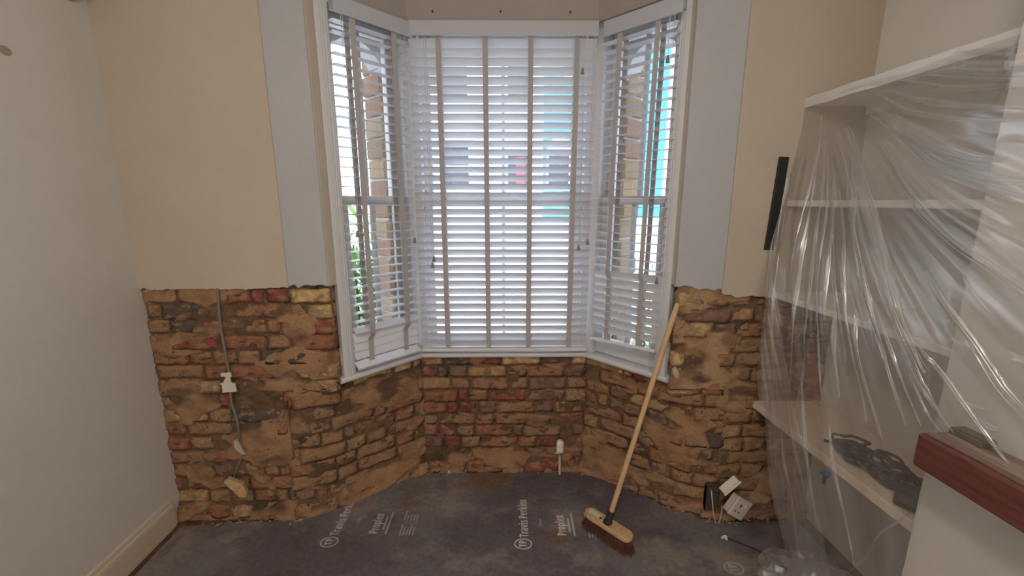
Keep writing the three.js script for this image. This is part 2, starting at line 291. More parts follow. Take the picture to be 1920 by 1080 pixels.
const PATHS = {
  wall_bay_left: bayPath([[-1.1, -1.914], [-0.97, -1.918], [-0.865, -1.955], [-0.78, -2.03], [-0.62, -2.175], [-0.495, -2.288]], [[-1.1, -1.915], [-1.0, -1.945], [-0.9, -2.015], [-0.77, -2.12], [-0.62, -2.225], [-0.495, -2.288]]),
  wall_bay_center: bayPath([[-0.5, -2.288], [-0.1, -2.288], [0.45, -2.288]], [[-0.5, -2.288], [-0.1, -2.288], [0.45, -2.288]]),
  wall_bay_right: bayPath([[0.445, -2.288], [0.58, -2.165], [0.74, -2.02], [0.83, -1.95], [0.94, -1.918], [1.08, -1.912]], [[0.445, -2.288], [0.62, -2.19], [0.79, -2.05], [0.9, -1.96], [0.98, -1.925], [1.08, -1.912]]) };
for (const [name, ea, eb, oa, ob, seed, mix, bias, core] of [
  ['wall_bay_left', BAY.EL, BAY.CL, BAYOUT.AL, BAYOUT.CL, 43, sideMix, 0.06, [[-1.1, -1.985], [-0.95, -2.06], [-0.8, -2.17], [-0.64, -2.28], [-0.53, -2.345]]],
  ['wall_bay_center', BAY.CL, BAY.CR, BAYOUT.CL, BAYOUT.CR, 57, baseMix, -0.13, [[-0.53, -2.345], [0.48, -2.345]]],
  ['wall_bay_right', BAY.CR, BAY.ER, BAYOUT.CR, BAYOUT.AR, 71, sideMix, 0.08, [[0.48, -2.345], [0.64, -2.24], [0.81, -2.11], [0.93, -2.03], [1.08, -1.985]]]]) {
  const g = struct(grp(name)), path = PATHS[name], L = path.L;
  coreAt(g, [...core, ob, oa], 0, SILL);
  brickWork(g, { seed, s0: name === 'wall_bay_center' ? -0.01 : 0, s1: L + 0.005, y0: 0, y1: SILL + 0.005, yOff: 0.004, bias, limit: () => [0, L], dust: name === 'wall_bay_center' ? 0 : 0.4, foot: name === 'wall_bay_left' ? 0.045 : 0.035, at: path.at, turn: path.turn,
    pick: (s, y, R) => (y > 0.66 ? topMix(R) : mix(R)), tone: name === 'wall_bay_center' ? [158, 118, 88] : undefined });
  // plastered fascia over the window
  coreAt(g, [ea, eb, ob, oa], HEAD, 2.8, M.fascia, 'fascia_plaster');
  const [sa, sb] = [ea, eb].map((p) => { const v = new THREE.Vector3(p[0], 0, p[1]); g.updateMatrixWorld(true); return g.worldToLocal(v); });
  const t = mesh('head_moulding', join([rbox(0, sa.distanceTo(sb), HEAD - 0.002, HEAD + 0.012, -0.004, 0.014, 0.004), rbox(0, sa.distanceTo(sb), HEAD + 0.012, HEAD + 0.02, -0.004, 0.007, 0.003)]), M.fascia, g);
  t.position.set(sa.x, 0, sa.z); t.rotation.y = Math.atan2(-(sb.z - sa.z), sb.x - sa.x);
  const n = name === 'wall_bay_center' ? [0.13, 0.46, 0.8] : name === 'wall_bay_left' ? [0.2] : [0.24];
  for (const s of n) { const k = mesh('nail', join([new THREE.CylinderGeometry(0.0045, 0.0045, 0.004, 10).rotateX(Math.PI / 2).translate(0, 0, 0.014), new THREE.CylinderGeometry(0.0018, 0.0018, 0.016, 8).rotateX(Math.PI / 2).translate(0, 0, 0.006)]), M.nail, g); const q = sa.clone().lerp(sb, s / (name === 'wall_bay_center' ? 0.94 : 0.45)); k.position.set(q.x, HEAD + 0.045, q.z); k.rotation.y = t.rotation.y; }
}

// ---------------------------------------------------------------- the three sash windows (own frame: x along, y up, z into the room)
function sashWindow(name, a, b, ends) {
  const { len: L, turn } = along(a, b), g = struct(grp(name)); g.position.set(a[0], 0, a[1]); g.rotation.y = turn;
  const B = (s0, s1, h0, h1, d0, d1, r = 0.004) => rbox(s0, s1, h0, h1, -d1, -d0, r);
  const P = ends[0], Q = L - ends[1];                                 // inner faces of the box frame
  mesh('window_frame', join([B(-0.006, P, SILL, HEAD, 0, 0.12), B(Q, L + 0.006, SILL, HEAD, 0, 0.12), B(0, L, 2.43, HEAD, 0, 0.12)]), M.gloss, g);
  for (const [k, e, s0, s1] of [[0, ends[0], 0, 1], [1, ends[1], 0, 1]]) if (ends[k + 2]) {   // moulded architrave at the room end
    const x = k ? L : 0, sg = k ? -1 : 1, R = (u0, u1, z1) => B(Math.min(x + sg * u0, x + sg * u1), Math.max(x + sg * u0, x + sg * u1), SILL + 0.02, HEAD, -z1, 0.02, 0.003);
    mesh('architrave', join([R(-0.012, 0.012, 0.016), R(0.012, 0.026, 0.011), R(0.026, 0.036, 0.014), R(0.036, 0.05, 0.006)]), M.gloss, g);
  }
  const sash = (nm, h0, h1, d, bot, top) => {
    const q = grp(nm, g), st = 0.042;
    mesh('stile', B(P, P + st, h0, h1, d, d + 0.04), M.gloss, q); mesh('stile', B(Q - st, Q, h0, h1, d, d + 0.04), M.gloss, q);
    mesh('rail', B(P + st, Q - st, h0, h0 + bot, d, d + 0.04), M.gloss, q); mesh('rail', B(P + st, Q - st, h1 - top, h1, d, d + 0.04), M.gloss, q);
    const c = (P + Q) / 2; mesh('glazing_bar', B(c - 0.009, c + 0.009, h0 + bot, h1 - top, d + 0.005, d + 0.035), M.gloss, q);
    mesh('pane', box(P + st, c - 0.009, h0 + bot, h1 - top, -d - 0.022, -d - 0.019), M.glass, q); mesh('pane', box(c + 0.009, Q - st, h0 + bot, h1 - top, -d - 0.022, -d - 0.019), M.glass, q);
    return q;
  };
  sash('lower_sash', SILL + 0.03, 1.628, 0.035, 0.085, 0.042);
  sash('upper_sash', 1.586, 2.43, 0.08, 0.042, 0.05);
  return g;
}
sashWindow('window_1', BAY.EL, BAY.CL, [0.055, 0.04, 1, 0]);
sashWindow('window_2', BAY.CL, BAY.CR, [0.045, 0.045, 0, 0]);
sashWindow('window_3', BAY.CR, BAY.ER, [0.04, 0.055, 0, 1]);
{ // the window board with its rounded nosing, mitred round the bay
  const off = (p, k, n) => [p[0] + n[0] * k, p[1] + n[1] * k], nl = [0.739, 0.673], nc = [0, 1], nr = [-0.728, 0.685], k = 0.036;
  const mit = (n, m) => { const d = 1 + n[0] * m[0] + n[1] * m[1]; return [(n[0] + m[0]) / d, (n[1] + m[1]) / d]; };
  const nm = [['trim_1', BAY.EL, BAY.CL, nl, mit(nl, nc), 1, 0], ['trim_2', BAY.CL, BAY.CR, mit(nl, nc), mit(nc, nr), 0, 0], ['trim_3', BAY.CR, BAY.ER, mit(nc, nr), nr, 0, 1]];
  for (const [name, a0, b0, na, nb, ea, eb] of nm) {
    const dx = b0[0] - a0[0], dz = b0[1] - a0[1], L = Math.hypot(dx, dz), a = ea ? [a0[0] - dx / L * 0.035, a0[1] - dz / L * 0.035] : a0, b = eb ? [b0[0] + dx / L * 0.035, b0[1] + dz / L * 0.035] : b0;
    const prof = []; for (let i = 0; i <= 8; i++) { const t = -Math.PI / 2 + Math.PI * i / 8; prof.push([k - 0.015 + 0.015 * Math.cos(t), SILL + 0.015 + 0.015 * Math.sin(t)]); }
    prof.unshift([-0.05, SILL]); prof.push([-0.05, SILL + 0.03], [-0.05, SILL]);
    const N = prof.length, g = gridGeo(1, N - 1, (u, v) => { const q = prof[Math.round(v * (N - 1))], base = u ? off(b, q[0], nb) : off(a, q[0], na); return [base[0], q[1], base[1]]; });
    const cap = (p, n) => { const s = prof.slice(0, -1).map((q) => { const w = off(p, q[0], n); return [w[0], q[1], w[1]]; }); const pos = []; for (let i = 1; i < s.length - 1; i++) pos.push(...s[0], ...s[i], ...s[i + 1]); const q = new THREE.BufferGeometry(); q.setAttribute('position', new THREE.Float32BufferAttribute(pos, 3)); q.computeVertexNormals(); return q; };
    struct(mesh(name, join([g, cap(a, na), cap(b, nb)]), M.gloss));
  }
}

// ---------------------------------------------------------------- venetian blinds
function slatGeo(w) {
  const s = new THREE.Shape(), n = 8, d = 0.05, t = 0.0014, crown = 0.0016, up = [], dn = [];
  for (let i = 0; i <= n; i++) { const x = -d / 2 + d * i / n, c = crown * (1 - (2 * x / d) ** 2), e = i === 0 || i === n ? 0.3 : 1; up.push([x, c + t * e]); dn.push([x, c - t * e]); }
  up.concat(dn.reverse()).forEach(([x, y], i) => (i ? s.lineTo(x, y) : s.moveTo(x, y))); s.closePath();
  const g = new THREE.ExtrudeGeometry(s, { depth: w, bevelEnabled: false }); g.translate(0, 0, -w / 2); g.rotateY(Math.PI / 2); return g;   // x = length, z = slat depth
}
function blind(label, a, b, o) {
  const { len: L, turn } = along(a, b), g = grp('venetian_blind'); tag(g, label, 'blind', 'white venetian blinds of the bay window');
  g.position.set(a[0], 0, a[1]); g.rotation.y = turn;
  const zc = o.z ?? 0.03, w = o.s1 - o.s0, mid = (o.s0 + o.s1) / 2, geo = slatGeo(w), R = rng(o.seed);
  const v = mesh('head_valance', join([rbox(o.v0, o.v1, o.top - 0.068, o.top, zc + 0.028, zc + 0.038, 0.003), rbox(o.v0 + 0.01, o.v1 - 0.01, o.top - 0.045, o.top - 0.004, zc - 0.025, zc + 0.028, 0.002)]), M.shadedValance, g);
  let y = o.top - 0.088; const pitch = 0.0427, list = [];
  while (y > o.bottom + 0.03) { list.push(y); y -= pitch; }
  list.forEach((y0) => {
    const m = mesh('slat', geo, M.slat, g), q = o.tilt(y0);
    m.position.set(mid + (R() - 0.5) * 0.003, y0 + (R() - 0.5) * 0.0015 + (o.lift ? o.lift(y0) : 0), zc + (o.shift ? o.shift(y0) : 0)); m.rotation.set(q, 0, (R() - 0.5) * 0.003 + (o.roll ? o.roll(y0) : 0));
  });
  const br = mesh('bottom_rail', rbox(-w / 2, w / 2, -0.009, 0.009, -0.026, 0.026, 0.005, 3), M.slat, g); br.position.set(mid, o.bottom, zc); br.rotation.set(o.railTilt ?? 0, 0, o.railRoll ?? 0);
  for (const s of o.tapes) {
    const half = o.tapeW ?? 0.0125, n = 60;
    for (const front of [1, -1]) mesh('ladder_tape', gridGeo(1, n, (u, v2) => { const yy = lerp(o.top - 0.06, o.bottom - 0.006, v2), q = Math.abs(o.tilt(yy)) > 0 ? o.tilt(yy) : 0; return [s + (u - 0.5) * 2 * half + (o.lean ? o.lean(yy) : 0), yy, zc + (o.shift ? o.shift(yy) : 0) + front * (0.0275 * Math.max(0.42, Math.cos(q))) + 0.0008 * Math.sin(yy * 147)]; }), M.tape, g);
  }
  for (const [s, y1, both] of o.cords) {
    const c = mesh('pull_cord', tube([[s, o.top - 0.05, zc + 0.034], [s + 0.002, (o.top + y1) / 2, zc + 0.041], [s + 0.003, y1, zc + 0.038]], 0.0013, 16, 5), M.cord, g);
    const prof = [[0.0005, 0.03], [0.004, 0.028], [0.006, 0.016], [0.0085, 0.004], [0.0085, 0], [0.0005, -0.001]].map(([r, h]) => new THREE.Vector2(r, h));
    const t = mesh('cord_tassel', new THREE.LatheGeometry(prof, 12), M.tassel, c); t.position.set(s + 0.003, y1 - 0.03, zc + 0.038);
  }
  return g;
}
blind('narrow white venetian blind on the left angled window, hanging right down to the sill', BAY.EL, BAY.CL, { seed: 5, s0: 0.045, s1: 0.415, v0: 0.045, v1: 0.435, top: 2.44, bottom: 0.803, tapes: [0.13, 0.335], tapeW: 0.014, cords: [[0.075, 1.47], [0.085, 1.34], [0.39, 1.42]],
  tilt: (y) => (y > 0.99 ? 0.02 : y > 0.955 ? 0.45 : 1.22), shift: (y) => (y < 0.955 ? -0.012 : 0), railTilt: 0.5, z: 0.03 });
blind('wide white venetian blind covering the straight middle window of the bay', BAY.CL, BAY.CR, { seed: 6, s0: 0.012, s1: 0.932, v0: 0.022, v1: 0.932, top: 2.448, bottom: 0.79, tapes: [0.158, 0.385, 0.607, 0.833], cords: [[0.1, 1.32], [0.09, 1.285], [0.857, 2.24], [0.864, 1.38]], tilt: (y) => -lerp(1.0, 0.6, sstep(0.8, 1.9, y)), z: 0.03 });
blind('narrow white venetian blind on the right angled window, bottom rail raised off the sill', BAY.CR, BAY.ER, { seed: 7, s0: 0.06, s1: 0.437, v0: 0.08, v1: 0.463, top: 2.43, bottom: 0.872, tapes: [0.165, 0.352], cords: [[0.41, 2.21], [0.43, 1.255], [0.03, 1.41]], tilt: (y) => (y > 1.235 ? 0.0 : -1.1), roll: (y) => (y < 1.235 ? 0.05 : 0), railRoll: 0.06, railTilt: -0.3, lean: (y) => (2.3 - y) * -0.008, z: 0.03 });

// ---------------------------------------------------------------- skirting on the left wall
{
  const prof = [[0, 0.008], [0.018, 0.008], [0.018, 0.112], [0.0165, 0.118], [0.0165, 0.124], [0.013, 0.13], [0.009, 0.134], [0.009, 0.141], [0.006, 0.15], [0, 0.155]];
  const s = new THREE.Shape(prof.map(([x, y]) => new THREE.Vector2(x, y))), L = 4.4;
  const b = struct(grp('baseboard_left')); b.position.copy(D3(-1.62, 0, -1.905)); b.rotation.y = SK;
  mesh('board', uvM(new THREE.ExtrudeGeometry(s, { depth: L, bevelEnabled: false })), M.skirting, b);
  mesh('bare_wood_edge', uvM(box(0.0005, 0.0175, -0.003, 0.008, 0, L)), std({ color: lin(0.2, 0.085, 0.035), roughness: 0.8 }), b);
}
// ---------------------------------------------------------------- floor protection sheets with their print
const printTex = (() => {
  const W = 2048, H = 1024, c = document.createElement('canvas'); c.width = W; c.height = H; const x = c.getContext('2d');
  const img = x.createImageData(W, H), d = img.data;
  for (let j = 0; j < H; j++) for (let i = 0; i < W; i++) {
    const u = i / 640, v = j / 640, n = fbm(u * 1.7 + 2, v * 1.9, 3, 5), m = fbm(u * 5 + 9, v * 6, 6, 5), k = fbm(u * 45, v * 45, 1, 3), k4 = 4 * (j * W + i);
    const streak = fbm(u * 3 + v * 4, v * 9 - u * 4, 12, 5);
    let q = mixc([97, 90, 91], [117, 112, 112], sstep(-0.25, 0.25, n)); q = mixc(q, [156, 140, 126], sstep(0.0, 0.4, m * 0.7 + n * 0.5 + k * 0.12) * 0.5); q = mixc(q, [138, 130, 124], sstep(0.25, 0.6, streak) * 0.35); q = mixc(q, [66, 56, 56], sstep(0.12, 0.4, fbm(u * 7 + 3, v * 9, 33, 4)) * 0.22);
    q = mixc(q, [112, 86, 64], sstep(0.25, 0.5, fbm(u * 2.2, v * 2.4 + 5, 21, 4)) * 0.7);
    for (let a = 0; a < 3; a++) d[k4 + a] = q[a] + k * 14; d[k4 + 3] = 255;
  }
  x.putImageData(img, 0, 0);
  // 640 px per metre; canvas x = (worldX + 1.6) * 640, canvas y = (worldZ + 2.36) * 640 (far edge at the top)
  const PX = (wx) => (wx + 1.6) * 640, PZ = (wz) => (wz + 2.36) * 640;
  x.fillStyle = x.strokeStyle = 'rgba(236,230,224,0.95)';
  const word = (t, wx, z0, z1, size, al = 0.85, bold = true) => { // runs away from the camera, letters upright to the right
    x.save(); x.globalAlpha = al; x.translate(PX(wx), PZ(z0)); x.rotate(-Math.PI / 2); x.font = `${bold ? 'bold ' : ''}${size * 640}px sans-serif`; x.textBaseline = 'alphabetic'; const w = x.measureText(t).width; x.scale((z0 - z1) * 640 / w, 1); x.fillText(t, 0, 0); x.restore();
  };
  const bar = (wx, z0, z1, w = 0.009, al = 0.7) => { x.save(); x.globalAlpha = al; x.fillRect(PX(wx) - w * 320, PZ(z1), w * 640, (z0 - z1) * 640); x.restore(); };
  for (const [ox, oz, fade] of [[-0.857, -1.738, 0.75], [0.069, -1.718, 0.95], [1.0, -1.575, 0.5]]) {
    const X = (v) => ox + v, Z = (v) => oz + v;
    x.save(); x.globalAlpha = 0.85 * fade; x.lineWidth = 4.2; x.beginPath(); x.ellipse(PX(X(0)), PZ(Z(0)), 0.04 * 640, 0.03 * 640, 0, 0, 7); x.stroke(); x.restore();
    word('TP', X(0.014), Z(0.02), Z(-0.022), 0.048, 0.95 * fade);
    if (fade < 0.6) continue;
    word('Travis Perkins', X(0.027), Z(-0.04), Z(-0.305), 0.062, 0.9 * fade);
    word('DPM', X(0.1), Z(-0.11), Z(-0.16), 0.018, 0.6 * fade, false);
    word('Proplex', X(0.213), Z(-0.048), Z(-0.186), 0.062, 0.95 * fade);
    bar(X(0.234), Z(-0.075), Z(-0.165), 0.01, 0.7 * fade); bar(X(0.254), Z(-0.045), Z(-0.198), 0.008, 0.75 * fade);
    for (let i = 0; i < 5; i++) { bar(X(0.325 + i * 0.0155), Z(-0.035), Z(-0.105 + 0.014 * ((i * 37) % 3)), 0.006, 0.65 * fade); bar(X(0.325 + i * 0.0155), Z(-0.135), Z(-0.205 + (i ? 0.03 : 0)), 0.006, 0.6 * fade); }
  }
  const t = new THREE.CanvasTexture(c); t.colorSpace = THREE.SRGBColorSpace; t.wrapS = t.wrapT = THREE.MirroredRepeatWrapping; t.anisotropy = 8; return t;
})();
M.sheetPrint = new THREE.MeshPhysicalMaterial({ map: printTex, roughness: 0.62, side: THREE.DoubleSide, bumpMap: stipple, bumpScale: 0.0008 });
const FLINE = [[-1.62, -1.862], [-1.35, -1.885], [-1.08, -1.888], [-1.0, -1.93], [-0.90, -1.99], [-0.77, -2.105], [-0.62, -2.215], [-0.53, -2.255], [-0.3, -2.266], [0.3, -2.266], [0.425, -2.255], [0.52, -2.215], [0.61, -2.155], [0.80, -2.0], [0.9, -1.925], [0.98, -1.88], [1.2, -1.85], [1.5, -1.875]];
const fline = (x) => { for (let i = 0; i < FLINE.length - 1; i++) if (x <= FLINE[i + 1][0]) return lerp(FLINE[i][1], FLINE[i + 1][1], clamp((x - FLINE[i][0]) / (FLINE[i + 1][0] - FLINE[i][0]))); return -1.875; };
function floorSheet(label, x0, x1, zEnd, lift, gap, seed, edgeFn) {
  const geo = gridGeo(150, 90, (u, v) => {
    const x = lerp(x0, x1, u), zf = fline(x) + gap + 0.006 * fbm(x * 8, seed, 1, 3), t = v ** 1.7, z = lerp(zf, zEnd, t); let xx = x + (edgeFn ? edgeFn(u, z) : 0);
    const y = lift + 0.004 + 0.003 * Math.abs(fbm(x * 2.2, z * 2.6, seed, 3)) + (1 - sstep(0, 0.05, t)) * 0.006 * (0.5 + perlin.noise(x * 7, seed, 2)) ;
    if (z > -1.04 && xx > 0) xx = Math.min(xx, 1.205 + 0.0335 * z);
    return [xx, Math.max(y, lift + 0.002), z, (xx + 1.6) * 640 / 2048, 1 - (z + 2.36) * 640 / 1024];
  });
  return tag(mesh('protective_sheet', geo, M.sheetPrint), label, 'floor sheet');
}
floorSheet('dusty dark grey printed protection sheet covering the floor up into the bay', -1.13, 1.47, 2.4, 0.003, 0.012, 3, (u, z) => (u < 0.02 ? -0.12 * sstep(-1.9, -1.2, z) * (1 - u * 50) : 0));
floorSheet('plain dark floor sheet along the left skirting, its edge tucked under the printed sheet', -1.643, -0.98, 2.4, 0, 0.014, 8, (u, z) => 0.037 * (z + 1.9) * (1 - u));

// ---------------------------------------------------------------- crumbs of rubble along the foot of the wall
{
  const R = rng(77), gs = [];
  for (let i = 0; i < 420; i++) {
    const x = lerp(-1.6, 1.5, R()), s = 0.002 + 0.006 * R() ** 3, z = fline(x) + (R() - 0.35) * 0.05 * (R() + 0.2);
    const q = new THREE.IcosahedronGeometry(s, 0); q.scale(1, 0.7, 1.3); q.rotateY(R() * 6); q.translate(x, (z > fline(x) + 0.01 ? 0.008 : 0.004) + s * 0.4, z); gs.push(q);
  }
  const m = mesh('rubble', join(gs), std({ color: lin(0.36, 0.24, 0.14), roughness: 1 })); m.userData.kind = 'stuff'; tag(m, 'crumbs of mortar and plaster lying along the foot of the brick wall', 'rubble');
}

// ---------------------------------------------------------------- broom
{
  const g = grp('broom'); tag(g, 'wooden broom with brown bristles leaning against the brick wall right of the bay', 'broom');
  g.position.set(0.476, 0, -1.747);
  const dir = Math.atan2(-(0.155), 0.145);   // head runs from far left to near right
  const wood = std({ map: tex(64, 256, (u, v) => { const n = fbm(u * 6, v * 3, 2, 4), k = fbm(u * 40, v * 4, 5, 3); return [206 + n * 20 + k * 22, 168 + n * 18 + k * 20, 126 + n * 14 + k * 16]; }), roughness: 0.55 });
  const h = new THREE.Group(); h.name = numbered('head'); h.rotation.y = dir; h.rotation.order = 'YXZ'; g.add(h);
  const W = 0.125, Dp = 0.03, s = new THREE.Shape(); s.absellipse(-W + Dp, 0, Dp, Dp, Math.PI / 2, Math.PI * 1.5); s.absellipse(W - Dp, 0, Dp, Dp, -Math.PI / 2, Math.PI / 2); s.closePath();
  const blk = new THREE.ExtrudeGeometry(s, { depth: 0.014, bevelEnabled: true, bevelSize: 0.003, bevelThickness: 0.004, bevelSegments: 3, curveSegments: 14 }); blk.rotateX(-Math.PI / 2); blk.translate(0, 0.08, 0);
  mesh('head_block', uvM(blk, 4), wood, h);
  mesh('label_sticker', box(-0.112, -0.045, 0.0985, 0.0992, -0.016, 0.014), std({ color: lin(0.66, 0.58, 0.48), roughness: 0.6 }), h);
  mesh('hanging_hole', new THREE.CylinderGeometry(0.006, 0.006, 0.001, 14).translate(-0.04, 0.0993, 0.004), M.darkRubber, h);
  const R = rng(4), bs = []; // tufts of bristle, splayed at the floor
  for (let i = 0; i < 30; i++) for (let j = 0; j < 6; j++) for (let k = 0; k < 4; k++) {
    const px = lerp(-0.112, 0.112, i / 29), pz = lerp(-0.022, 0.022, j / 5) * (Math.abs(i - 14.5) > 13 ? 0.6 : 1), sp = 1.16 + R() * 0.1;
    const a = new THREE.Vector3(px, 0.082, pz), b = new THREE.Vector3(px * sp + (R() - 0.5) * 0.012, 0.008 + R() * 0.006, pz * (sp + 0.35) + (R() - 0.5) * 0.012);
    const q = new THREE.CylinderGeometry(0.0022, 0.0007, a.distanceTo(b), 5, 1, true); q.translate(0, -a.distanceTo(b) / 2, 0); q.applyQuaternion(new THREE.Quaternion().setFromUnitVectors(new THREE.Vector3(0, -1, 0), b.clone().sub(a).normalize())); q.translate(a.x, a.y, a.z); bs.push(q);
  }
  const br = mesh('bristles', join(bs), std({ color: lin(0.13, 0.042, 0.022), roughness: 0.75 }), h); br.userData.kind = 'stuff';
  const base = new THREE.Vector3(0, 0.1, 0), tip = new THREE.Vector3(0.78 - 0.476, 1.145, -1.879 + 1.747), ax = tip.clone().sub(base).normalize(), q = new THREE.Quaternion().setFromUnitVectors(new THREE.Vector3(0, 1, 0), ax), L = tip.distanceTo(base);
  const sock = new THREE.LatheGeometry([[0.0005, -0.012], [0.022, -0.012], [0.021, 0], [0.0165, 0.006], [0.0155, 0.05], [0.0145, 0.052], [0.012, 0.052]].map(([r, y]) => new THREE.Vector2(r, y)), 20); sock.applyQuaternion(q); sock.translate(base.x, base.y + 0.004, base.z); mesh('socket', sock, M.darkRubber, g);
  const hd = new THREE.LatheGeometry([[0.0122, 0.04], [0.0122, L - 0.03], [0.0108, L - 0.008], [0.006, L - 0.001], [0.0003, L]].map(([r, y]) => new THREE.Vector2(r, y)), 18); hd.applyQuaternion(q); hd.translate(base.x, base.y, base.z); mesh('handle', uvM(hd, 3), wood, g);
}

// ---------------------------------------------------------------- radiator valve and pipe stub below the middle window
{
  const g = grp('radiator_valve'); tag(g, 'white capped radiator valve on a thin pipe rising from the floor below the middle window', 'valve'); g.position.set(0.302, 0, -2.235);
  mesh('pipe', tube([[0.002, 0, 0], [0.001, 0.07, 0], [0, 0.15, 0]], 0.0075, 10, 12), std({ color: lin(0.62, 0.52, 0.4), roughness: 0.5 }), g);
  mesh('body', join([new THREE.CylinderGeometry(0.012, 0.014, 0.024, 8).translate(0, 0.15, 0), new THREE.CylinderGeometry(0.007, 0.008, 0.022, 10).rotateZ(Math.PI / 2).translate(-0.018, 0.152, 0.002)]), M.brass, g);
  const cap = []; for (let i = 0; i < 3; i++) cap.push([0.0215 + (i % 2) * 0.0015, 0.162 + i * 0.018], [0.023, 0.17 + i * 0.018], [0.021, 0.177 + i * 0.018]);
  mesh('cap', new THREE.LatheGeometry([[0.0003, 0.16], [0.018, 0.16], ...cap, [0.02, 0.222], [0.015, 0.233], [0.0003, 0.236]].map(([r, y]) => new THREE.Vector2(r, y)), 24), std({ color: lin(0.8, 0.73, 0.63), roughness: 0.45 }), g);
  mesh('floor_collar', new THREE.CylinderGeometry(0.016, 0.019, 0.006, 14).translate(0.002, 0.008, 0), M.dirt, g);
  const p = grp('pipe_stub'); tag(p, 'short white pipe stub at the foot of the brick under the middle window', 'pipe'); p.position.set(-0.356, 0, -2.255);
  mesh('pipe', new THREE.LatheGeometry([[0.0075, 0.002], [0.0075, 0.03], [0.0062, 0.0305], [0.0058, 0.01], [0.0003, 0.01]].map(([r, y]) => new THREE.Vector2(r, y)), 14), std({ color: lin(0.6, 0.52, 0.42), roughness: 0.6 }), p);
}

// ---------------------------------------------------------------- old wiring on the left brick
{
  const z = -1.893, c = grp('surface_cable'); tag(c, 'grey cable running down the left brick wall from the plaster edge', 'cable');
  mesh('conduit', tube([[-1.327, 1.215, z - 0.004], [-1.334, 1.05, z], [-1.33, 0.9, z], [-1.325, 0.76, z + 0.002], [-1.335, 0.66, z], [-1.318, 0.56, z + 0.003], [-1.322, 0.46, z]], 0.006, 60, 8), std({ color: lin(0.2, 0.17, 0.15), roughness: 0.7 }), c);
  mesh('thin_wire', tube([[-1.315, 0.4, z], [-1.325, 0.35, z + 0.01], [-1.35, 0.3, z + 0.012], [-1.37, 0.25, z + 0.014]], 0.0025, 24, 6), std({ color: lin(0.24, 0.2, 0.15), roughness: 0.7 }), c);
  const plate = (name, label, cat, shape, pos, rot, mat, depth, jit = 0) => {
    const s = new THREE.Shape(shape.map(([x, y]) => new THREE.Vector2(x, y))), q = new THREE.ExtrudeGeometry(s, { depth, bevelEnabled: true, bevelSize: 0.0015, bevelThickness: 0.0015, bevelSegments: 2 });
    if (jit) { const p = q.attributes.position; for (let i = 0; i < p.count; i++) p.setXYZ(i, p.getX(i) + jit * perlin.noise(p.getX(i) * 60, p.getY(i) * 60, 1), p.getY(i) + jit * perlin.noise(p.getX(i) * 60, 3, p.getY(i) * 60), p.getZ(i) + jit * perlin.noise(p.getX(i) * 50, p.getY(i) * 50, 7)); q.computeVertexNormals(); }
    const m = mesh(name, uvM(q), mat); m.position.set(...pos); m.rotation.set(...rot); return tag(m, label, cat);
  };
  plate('plaster_fragment', 'white plastic switch plate fragment broken to a jagged shape on the left brick wall', 'fragment', [[-0.03, -0.032], [0.031, -0.03], [0.029, 0.008], [0.012, 0.014], [0.01, 0.04], [0.017, 0.046], [0.016, 0.064], [-0.026, 0.064], [-0.026, 0.05], [-0.004, 0.046], [-0.022, 0.016], [-0.036, 0.012], [-0.028, 0.004]], [-1.328, 0.745, -1.884], [0, 0.1, 0], std({ color: lin(0.66, 0.6, 0.5), roughness: 0.6 }), 0.006);
  plate('cable_end_cover', 'folded white cable cover strip hanging at the lower end of the grey cable', 'fragment', [[-0.014, 0.06], [0.0, 0.062], [0.014, 0.0], [0.022, -0.02], [0.006, -0.016], [-0.016, 0.02]], [-1.318, 0.405, -1.882], [0.1, 0.3, 0], std({ color: lin(0.5, 0.42, 0.33), roughness: 0.7 }), 0.012);
  const wood = std({ map: tex(128, 128, (u, v) => { const n = fbm(u * 5, v * 14, 3, 4); return [190 + n * 40, 156 + n * 44, 116 + n * 40]; }, 8, 8), roughness: 0.9 });
  plate('wood_chunk', 'splintered chunk of pale wood stuck low on the left brick wall', 'wood', [[-0.05, 0.045], [-0.03, 0.055], [0.0, 0.04], [0.03, 0.015], [0.042, -0.03], [0.038, -0.05], [0.01, -0.05], [-0.012, -0.015], [-0.035, 0.02]], [-1.355, 0.205, -1.884], [0, 0.2, 0], wood, 0.022, 0.008);
}
tag(mesh('plaster_wedge', (() => { const q = new THREE.IcosahedronGeometry(0.03, 2); const p = q.attributes.position; for (let i = 0; i < p.count; i++) { const x = p.getX(i), y = p.getY(i), z = p.getZ(i), k = 1 + 0.3 * perlin.noise(x * 50, y * 50, z * 50); p.setXYZ(i, x * 0.5 * k - y * 0.25, y * 1.0 * k, z * 0.5 * k); } q.computeVertexNormals(); return q; })(), std({ color: lin(0.5, 0.4, 0.29), roughness: 1 })), 'pale broken plaster wedge beside the right end of the window sill', 'fragment').position.set(0.808, 0.79, -1.905);
